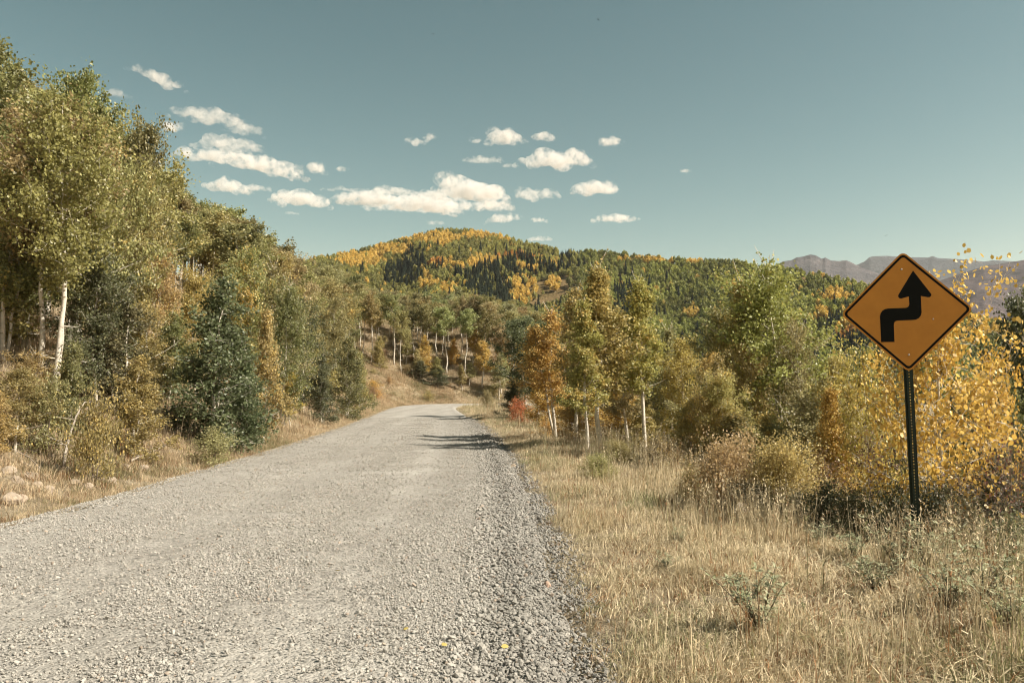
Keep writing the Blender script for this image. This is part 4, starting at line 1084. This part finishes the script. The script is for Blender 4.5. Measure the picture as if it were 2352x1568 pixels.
def rdiamond(side, rc, k=8):
    h = side / 2; pts = []
    for q, (sx, sy) in enumerate(((1, 1), (-1, 1), (-1, -1), (1, -1))):
        for t in np.linspace(0, math.pi / 2, k):
            a = q * math.pi / 2 + t
            pts.append((sx * (h - rc) + rc * math.cos(a), sy * (h - rc) + rc * math.sin(a)))
    P = np.array(pts); c = math.cos(math.pi / 4)
    return np.column_stack([(P[:, 0] - P[:, 1]) * c, (P[:, 0] + P[:, 1]) * c])
def plate(poly, y0, y1, holes=None):
    """extruded outline in the sign's plane: x right, z up, the face looks to -y"""
    import bmesh
    bm = bmesh.new()
    vs = [bm.verts.new((a, y0, b + CZ)) for a, b in poly]
    f = bm.faces.new(vs)
    r = bmesh.ops.extrude_face_region(bm, geom=[f])
    for v in r['geom']:
        if isinstance(v, bmesh.types.BMVert): v.co.y = y1
    bmesh.ops.triangulate(bm, faces=[f_ for f_ in bm.faces if len(f_.verts) > 4])
    bmesh.ops.recalc_face_normals(bm, faces=bm.faces)
    me = bpy.data.meshes.new('plate'); bm.to_mesh(me); bm.free()
    return me
SIDE = 0.762
me = plate(rdiamond(SIDE, 0.048), -0.0385, -0.0415); me.materials.append(M_SIGN); link('sign_face', me, S)
o_, i_ = rdiamond(SIDE - 0.028, 0.038), rdiamond(SIDE - 0.066, 0.026)
b = MB(); K = len(o_); V = []
for yy in (-0.0418, -0.0428):
    V += [(a, yy, c + CZ) for a, c in o_] + [(a, yy, c + CZ) for a, c in i_]
jj = np.arange(K); j2 = (jj + 1) % K
Q_ = np.vstack([np.stack([2 * K + jj, 2 * K + j2, 3 * K + j2, 3 * K + jj], 1), np.stack([jj, j2, 2 * K + j2, 2 * K + jj], 1), np.stack([K + j2, K + jj, 3 * K + jj, 3 * K + j2], 1)])
b.add(V, Q_); link('border', b.mesh('border', [M_BLACK]), S)
AR = [(472, 1103), (622, 1103), (619, 925), (621, 905), (628, 885), (645, 873), (668, 869), (835, 866), (870, 861), (900, 845), (922, 818), (931, 785), (927, 605), (1003, 621), (1025, 620), (1042, 606), (1043, 588), (848, 325), (677, 588), (675, 606), (686, 623), (706, 629),
      (793, 608), (797, 688), (793, 708), (780, 724), (760, 731), (560, 735), (525, 740), (495, 757), (474, 785), (465, 822)]
cs, sn = math.cos(R(-1.4)), math.sin(R(-1.4))
pol = []
for a, c in AR:
    u_, v_ = (a - 757) / 1428 * 1.038, (772 - c) / 1280 * 1.038
    pol.append((u_ * cs - v_ * sn, u_ * sn + v_ * cs))
me = plate(pol, -0.0418, -0.0428); me.materials.append(M_BLACK); link('arrow', me, S)
for (a, c) in ((732, 307), (764, 1245), (1052, 865)):
    b = MB(); u_, v_ = (a - 757) / 1428 * 1.038, (772 - c) / 1280 * 1.038
    rad = 0.0085 if a < 1000 else 0.006
    b.tube(np.array([(u_, -0.0412, v_ + CZ), (u_, -0.0455, v_ + CZ), (u_, -0.0485, v_ + CZ)]), [rad, rad, rad * 0.6], 10)
    link('bolt', b.mesh('bolt', [M_BOLT], True), S)
# U-channel post: perforated web, two flanks, two flanges
b = MB(); z0, z1, pitch_ = -0.5, CZ + 0.50, 0.0254
hw, hh = 0.0165, 0.0045
ny = int((z1 - z0) / pitch_)
for i in range(ny):
    za = z0 + i * pitch_
    b.box((0, -0.036, za + (pitch_ - 2 * hh) / 2), (2 * hw, 0.003, pitch_ - 2 * hh - 0.0001))
for sx in (-1, 1):
    b.box((sx * (hw + hh) / 2 * 1.0 + sx * 0.0, -0.0361, (z0 + z1) / 2), (hw - hh, 0.0034, z1 - z0))
    b.box((sx * (hw + 0.0025), -0.0225, (z0 + z1) / 2), (0.0045, 0.030, z1 - z0))
    b.box((sx * (hw + 0.012), -0.0065, (z0 + z1) / 2), (0.019, 0.004, z1 - z0 - 0.002))
link('post', b.mesh('post', [M_POST]), S)

# ------------------------------------------------------------------ rocks, dead wood, leaves, weeds, birds
def rock(px, py, wpx, m, label, group=None, flat=0.7):
    import bmesh
    g = ground_hit(px, py)
    s_, _ = road_sd(g[0], g[1])
    zz = g[2] if abs(float(s_[0])) > HALF else float(np.ravel(road_z(g[0], g[1]))[0])
    d = wpx / F_PX * g[1]
    bm = bmesh.new(); bmesh.ops.create_icosphere(bm, subdivisions=2, radius=0.5)
    rg = np.random.default_rng(int(px * 7 + py))
    ax = rg.normal(size=(8, 3)); ax /= np.linalg.norm(ax, axis=1)[:, None]; lim = rg.uniform(0.28, 0.42, 8)
    for v in bm.verts:
        c = np.array(v.co)
        for a, l in zip(ax, lim):
            t = c @ a
            if t > l: c = c - a * (t - l)
        v.co = (c + rg.normal(size=3) * 0.008) * np.array([1.15, 1.0, flat * 1.25]) * d
    me = bpy.data.meshes.new('rock'); bm.to_mesh(me); bm.free(); me.materials.append(m)
    o = link('rock', me, None, (g[0], g[1], zz + d * (0.18 if group is None else 0.02)), label, 'rock', group)
    o.rotation_euler = (0, 0, rg.uniform(0, 6))
    return o
rock(1257, 1393, 24, M_PINK, 'fist-sized pinkish stone on the gravel edge')
rock(1368, 1530, 34, M_ROCK, 'grey stone half hidden in grass at the bottom of the picture')
rock(1178, 1088, 14, M_ROCK, 'small dark stone on the right road edge near the tree shadows')
rock(1700, 1190, 60, M_ROCK, 'shaded boulder under the dry tan shrubs')
rock(24, 1160, 44, M_ROCK, 'largest pale boulder at the left edge of the bank')
for i, (a, c, w) in enumerate([(48, 1155, 30), (110, 1132, 34), (85, 1120, 26), (70, 1098, 40), (128, 1082, 32), (150, 1085, 26), (40, 1110, 34), (200, 1120, 30), (285, 1078, 32), (330, 1082, 34), (232, 1106, 30), (255, 1112, 34), (20, 1085, 36), (98, 1100, 26), (170, 1112, 26)]):
    rock(a, c, w, M_ROCK, 'pale stone in the left bank rubble, ' + ['touching the largest boulder', 'below the dead sapling', 'above right of the largest boulder', 'left of the broken stub', 'at the foot of the dead sapling', 'right of the dead sapling foot', 'above the largest boulder', 'nearest the road edge', 'under the fallen branch, left one', 'under the fallen branch, right one', 'midway between dead sapling and fallen branch', 'low between rubble and fallen branch', 'highest at the left edge', 'smallest, under the broken stub', 'small, right of the rubble'][i], 'rubble stones on the left bank')

def dead(name, pix, rad, label, cat, twigs=0, ext=None):
    P = []
    g = ground_hit(*pix[0]); y = g[1]
    for i, (a, c) in enumerate(pix):
        if ext == 'ground':
            q = ground_hit(a, c); P.append(q + [0, 0, rad * 1.5 + 0.10])
        else: P.append(at(a, c, y + 0.25 * i))
    P = np.array(P)
    if ext != 'ground': P = np.vstack([g - [0, 0, 0.15], P[1:]])
    b = MB(); b.tube(P, np.linspace(rad, rad * 0.35, len(P)), 6)
    rg = np.random.default_rng(len(label))
    e = bpy.data.objects.new(name, None); COL.objects.link(e); e['label'] = label; e['category'] = cat
    base = P[0].copy(); e.location = base
    for i in range(len(b.V)): b.V[i] = b.V[i] - base
    link('stem', b.mesh('stem', [M_DEAD], True), e)
    for i in range(twigs):
        u_ = rg.uniform(0.25, 0.98) * (len(P) - 1); k_ = int(u_); p0 = P[k_] + (P[min(k_ + 1, len(P) - 1)] - P[k_]) * (u_ - k_) - base
        d = rg.normal(size=3); d[2] = abs(d[2]) * 0.6; d /= np.linalg.norm(d); ln = rg.uniform(0.25, 0.75)
        t = MB(); t.tube(np.array([p0, p0 + d * ln * 0.5, p0 + d * ln + rg.normal(size=3) * 0.08]), [rad * 0.35, rad * 0.25, rad * 0.1], 4, False)
        link('twig', t.mesh('twig', [M_DEAD], True), e)
    return e
dead('dead_sapling', [(141, 1090), (150, 1040), (160, 1000), (175, 955), (195, 923), (235, 925)], 0.030, 'leaning leafless dead sapling on the left bank', 'dead sapling', 11)
dead('fallen_branch', [(301, 1077), (330, 1060), (365, 1045), (399, 1031)], 0.022, 'pale fallen branch lying on the left bank grass', 'branch', 4, 'ground')
dead('fallen_branch', [(385, 1020), (415, 1000)], 0.016, 'short bleached stick above the fallen branch', 'branch', 1, 'ground')
dead('broken_stub', [(90, 1095), (88, 1080), (92, 1068)], 0.03, 'short broken white stub among the rubble stones', 'stump', 2)

M_FALLEN = plain('fallen_leaf', (0.40, 0.31, 0.09), 0.7)
M_FALLEN_O = plain('fallen_leaf_orange', (0.42, 0.22, 0.07), 0.7)
for i, (a, c, m, lb) in enumerate([(932, 1500, M_FALLEN, 'yellow fallen leaf on the gravel near the bottom centre'), (1160, 1556, M_FALLEN, 'yellow fallen leaf on the gravel at the bottom edge, right one'), (1020, 1553, M_FALLEN, 'yellow fallen leaf on the gravel at the bottom edge, left one'),
                                    (570, 1342, M_FALLEN_O, 'orange fallen leaf in the middle of the gravel road'), (775, 1360, M_FALLEN, 'pale yellow fallen leaf right of the orange one')]):
    g = ground_hit(a, c); z = float(np.ravel(road_z(g[0], g[1]))[0]) + 0.022
    V, Fq, _ = leaf_quads(np.zeros((1, 3)), 0.036, 9, True)
    V[:, 2] *= 0.5
    o = link('fallen_leaf', mesh_np('fallen_leaf', V, Fq, mats=[m]), None, (g[0], g[1], z), lb, 'leaf', 'fallen leaves on the road')
    o.rotation_euler = (R(8), R(-12), i)

M_WEED, nt_, p_ = mat('weed_leaf')
nt_.links.new(ramp(nt_, attr(nt_, 'leafvar').outputs['Fac'], [(0, (0.17, 0.19, 0.09)), (1, (0.38, 0.38, 0.24))]).outputs[0], p_.inputs['Base Color']); p_.inputs['Roughness'].default_value = 0.55
def weed(seed, h, n):
    rg = np.random.default_rng(seed); w = MB(); V, Fq = [], []
    k = 0
    for i in range(n):
        a = rg.uniform(0, 6.28); ln = rg.uniform(0.2, 0.9)
        hh = h * rg.uniform(0.6, 1.05)
        s_ = np.linspace(0, 1, 5)
        P = np.column_stack([math.cos(a) * ln * hh * s_ ** 1.4, math.sin(a) * ln * hh * s_ ** 1.4, hh * s_])
        w.tube(P, 0.004 * (1 - 0.7 * s_), 4, False)
        for q in range(7):
            u_ = rg.uniform(0.35, 1.0); c = np.array([np.interp(u_, s_, P[:, j]) for j in range(3)])
            for f_ in range(5):
                az = rg.uniform(0, 6.28); L = rg.uniform(0.04, 0.075); d = np.array([math.cos(az), math.sin(az), rg.uniform(-0.2, 0.6)]); d /= np.linalg.norm(d)
                sd_ = np.cross(d, [0, 0, 1]); sd_ /= np.linalg.norm(sd_)
                V += [c, c + d * L * 0.55 + sd_ * L * 0.14, c + d * L, c + d * L * 0.55 - sd_ * L * 0.14]; Fq.append([k, k + 1, k + 2, k + 3]); k += 4
    P_ = Proto(); P_.H, P_.R = h, h * 0.5
    P_.trunk = w.mesh('stems', [plain('weed_stem', (0.10, 0.07, 0.04))], True)
    P_.crown = mesh_np('leaves', np.array(V), Fq, mats=[M_WEED], fattr={'leafvar': np.random.default_rng(seed).uniform(0, 1, len(Fq))})
    return P_
WEED = [weed(600 + i, 0.45, 14) for i in range(3)]
for i, (a, c, H, lb) in enumerate([(1745, 1470, 0.42, 'tall green weed in the grass at the bottom centre right'), (1720, 1400, 0.30, 'green weed behind the tall one in the dry grass'), (2060, 1320, 0.42, 'grey-green weed left of the sign post foot'),
                                   (2130, 1330, 0.48, 'grey-green weed right of the sign post foot'), (2010, 1375, 0.36, 'green weed in front of the sign post'), (1880, 1260, 0.26, 'small green weed beside the dry tan shrub'),
                                   (2260, 1390, 0.44, 'green weed near the right edge'), (1960, 1300, 0.34, 'green weed between the dry shrub and the sign post'), (2180, 1410, 0.38, 'green weed below the golden aspen'), (1560, 1260, 0.22, 'low green weed left of the shrub shadow'), (1530, 1320, 0.2, 'low green weed nearer the gravel'), (2320, 1480, 0.4, 'green weed in the bottom right corner')]):
    g = ground_hit(a, c)
    plant('weed', WEED[i % 3], g, H, None, (1, 1, 1), 0, lb, 'green weeds in the dry grass', 'weed', ('stems', 'leaves'))

M_BIRD = plain('bird_dark', (0.02, 0.02, 0.022), 0.8)
for a, c, lb, rz in ((995, 79, 'tiny dark bird gliding high at top left of centre', 0.2), (1374, 46, 'tiny dark bird gliding near the top edge', 0.9), (2035, 541, 'tiny dark bird above the mountain left of the sign', -0.4)):
    p = at(a, c, 150)
    e = bpy.data.objects.new('bird', None); COL.objects.link(e); e.location = p; e.rotation_euler = (0, 0.3 * rz, rz); e['label'] = lb; e['category'] = 'bird'; e['group'] = 'birds in the sky'
    b = MB(); b.tube(np.array([(0, -.16, 0), (0, -.1, .02), (0, 0, .02), (0, .12, .0), (0, .2, 0)]), [.015, .04, .05, .03, .02], 6); link('body', b.mesh('body', [M_BIRD], True), e)
    for sx in (-1, 1):
        b = MB(); V = [(sx * .03, -.07, .03), (sx * .18, -.10, .06), (sx * .36, 0.0, .02), (sx * .18, .03, .06), (sx * .03, .07, .03)]
        V2 = V + [(p_x, p_y, p_z - .008) for p_x, p_y, p_z in V]
        b.add(V2, [[0, 1, 3, 4], [5, 9, 8, 6]], [[1, 2, 3], [6, 8, 7]]); link('wing', b.mesh('wing', [M_BIRD]), e)

# ------------------------------------------------------------------ clouds
def cloud_mat():
    m = bpy.data.materials.new('cloud_vapour'); m.use_nodes = True
    nt = m.node_tree; nt.nodes.clear()
    out = nt.nodes.new('ShaderNodeOutputMaterial')
    pv = nt.nodes.new('ShaderNodeVolumePrincipled')
    pv.inputs['Color'].default_value = (0.90, 0.89, 0.87, 1); pv.inputs['Anisotropy'].default_value = 0.0
    n = noise(nt, 0.010, 8, 0.68, geo_pos(nt))
    g = nt.nodes.new('ShaderNodeTexCoord').outputs['Generated']
    vs = nt.nodes.new('ShaderNodeVectorMath'); vs.operation = 'SUBTRACT'; vs.inputs[1].default_value = (0.5, 0.5, 0.42); nt.links.new(g, vs.inputs[0])
    vm = nt.nodes.new('ShaderNodeVectorMath'); vm.operation = 'MULTIPLY'; vm.inputs[1].default_value = (2.0, 2.0, 1.9); nt.links.new(vs.outputs[0], vm.inputs[0])
    ln = nt.nodes.new('ShaderNodeVectorMath'); ln.operation = 'LENGTH'; nt.links.new(vm.outputs[0], ln.inputs[0])
    fall = math_(nt, 'SUBTRACT', 1.0, ln.outputs['Value'])
    sh = math_(nt, 'ADD', math_(nt, 'MULTIPLY', fall, 0.50), math_(nt, 'MULTIPLY', math_(nt, 'SUBTRACT', n.outputs[0], 0.50), 3.6))
    d = math_(nt, 'MULTIPLY', sh, 1.4, True)
    oi = nt.nodes.new('ShaderNodeObjectInfo')
    nt.links.new(math_(nt, 'MULTIPLY', math_(nt, 'MULTIPLY', d, 0.015), oi.outputs['Alpha']), pv.inputs['Density'])
    nt.links.new(pv.outputs[0], out.inputs['Volume'])
    return m
M_CLOUD = cloud_mat()
CLOUDS = [(360, 173, 125, 30, 0.28, 0.8), (268, 215, 66, 18, 0, .4), (485, 262, 175, 38, 0.05, .6), (395, 290, 55, 30, 0, .8), (565, 292, 80, 26, 0.15, .4), (530, 328, 160, 34, 0, .6), (488, 354, 170, 34, 0.04, .9), (606, 374, 200, 46, 0.12, 1), (727, 384, 48, 28, 0, .9), (785, 387, 32, 15, 0, .7),
          (525, 420, 100, 46, 0, 1), (590, 429, 66, 18, 0, .7), (690, 452, 130, 42, 0.05, 1), (670, 488, 32, 10, 0, .5), (953, 323, 46, 17, 0, .8), (985, 315, 30, 17, 0, .8), (1161, 312, 94, 34, 0, 1), (1091, 320, 40, 14, 0, .8), (1248, 309, 50, 24, 0.1, 1), (1404, 322, 60, 25, 0, 1),
          (1277, 361, 172, 44, 0, 1), (1112, 364, 98, 19, 0.03, .8), (1170, 380, 46, 10, 0, .6), (1092, 428, 172, 66, 0.12, 1), (845, 452, 160, 44, 0.0, 1), (968, 458, 190, 50, 0.06, 1), (905, 434, 110, 26, 0, .8), (1045, 470, 130, 26, 0, .8), (890, 474, 130, 20, 0, .6), (1010, 446, 120, 30, 0, .8), (990, 480, 150, 20, 0, .7), (1124, 471, 112, 28, 0, .8), (1232, 442, 108, 32, 0, .6), (1366, 427, 106, 40, 0, 1),
          (1413, 498, 104, 24, 0, .9), (1160, 499, 88, 22, -.1, .6), (1238, 504, 42, 14, 0, .7), (1000, 510, 44, 13, 0, .4), (1574, 391, 28, 11, 0, .7), (1240, 547, 64, 14, 0, .6), (800, 434, 130, 13, 0, .6), (545, 300, 60, 14, .1, .4)]
def cloud(i, cx, cy_, w, h, tilt, dn, label):
    import bmesh
    el = elev_tan(cx, cy_)
    dist = 2600 / el
    r = ray(cx, cy_); k = dist / math.hypot(r[0], r[1]); c = np.array([0, 0, EYE]) + r * k
    pxm = k / F_PX
    W, H = w * pxm * 1.18, h * pxm * 1.15
    rg = np.random.default_rng(700 + i)
    bm = bmesh.new()
    ncol = int(np.clip(w / h * 4, 6, 22))
    for j in range(ncol):
        t = (j + 0.5) / ncol * 2 - 1
        env = (1 - abs(t) ** 2.2) ** 0.6 * rg.uniform(0.55, 1.0)
        for q in range(2 if env > 0.5 else 1):
            rad = H * 0.5 * env * (0.95 if q == 0 else 0.6)
            xx = t * W * 0.46 + rg.normal(0, W * 0.015)
            zz = -H * 0.42 + rad * 0.85 + (q * H * 0.26 * env) - tilt * t * W * 0.5
            M = Matrix.Translation((xx, rg.normal(0, H * 0.35), zz)) @ Matrix.Diagonal((1.35, 1.6, 0.85 if q == 0 else 0.8, 1))
            bmesh.ops.create_icosphere(bm, subdivisions=2, radius=max(rad, H * 0.16), matrix=M)
    me = bpy.data.meshes.new('cloud'); bm.to_mesh(me); bm.free(); me.materials.append(M_CLOUD)
    o = link('cloud', me, None, c, label, 'cloud', 'small cumulus clouds in the sky')
    o.rotation_euler = (0, 0, -math.atan2(c[0], c[1]))
    o.color = (1, 1, 1, dn)
    rm = o.modifiers.new('merge', 'REMESH'); rm.mode = 'VOXEL'; rm.voxel_size = max(H / 14, W / 60)
    return o
for i, (cx, cy_, w, h, tilt, dn) in enumerate(CLOUDS):
    place_ = ('over the left trees' if cx < 620 else 'left of the hill top' if cx < 880 else 'above the hill top' if cx < 1300 else 'right of the hill top')
    size_ = 'wide' if w > 140 else 'mid-sized' if w > 70 else 'small'
    rank = 'high' if cy_ < 340 else 'in the middle rows' if cy_ < 440 else 'low'
    cloud(i, cx, cy_, w, h, tilt, dn, f'{size_} white cumulus {rank} {place_}')

# ------------------------------------------------------------------ haze
HAZE = 4.0e-5
if HAZE:
    b = MB(); b.box((0, 3000, 550), (20000, 22000, 1300))
    hm = bpy.data.materials.new('haze_air'); hm.use_nodes = True
    nt = hm.node_tree; nt.nodes.clear()
    pv = nt.nodes.new('ShaderNodeVolumePrincipled'); pv.inputs['Color'].default_value = (0.91, 0.95, 0.99, 1); pv.inputs['Density'].default_value = HAZE; pv.inputs['Anisotropy'].default_value = 0.2
    nt.links.new(pv.outputs[0], nt.nodes.new('ShaderNodeOutputMaterial').inputs['Volume'])
    hz = link('haze', b.mesh('haze', [hm]), kind='stuff')
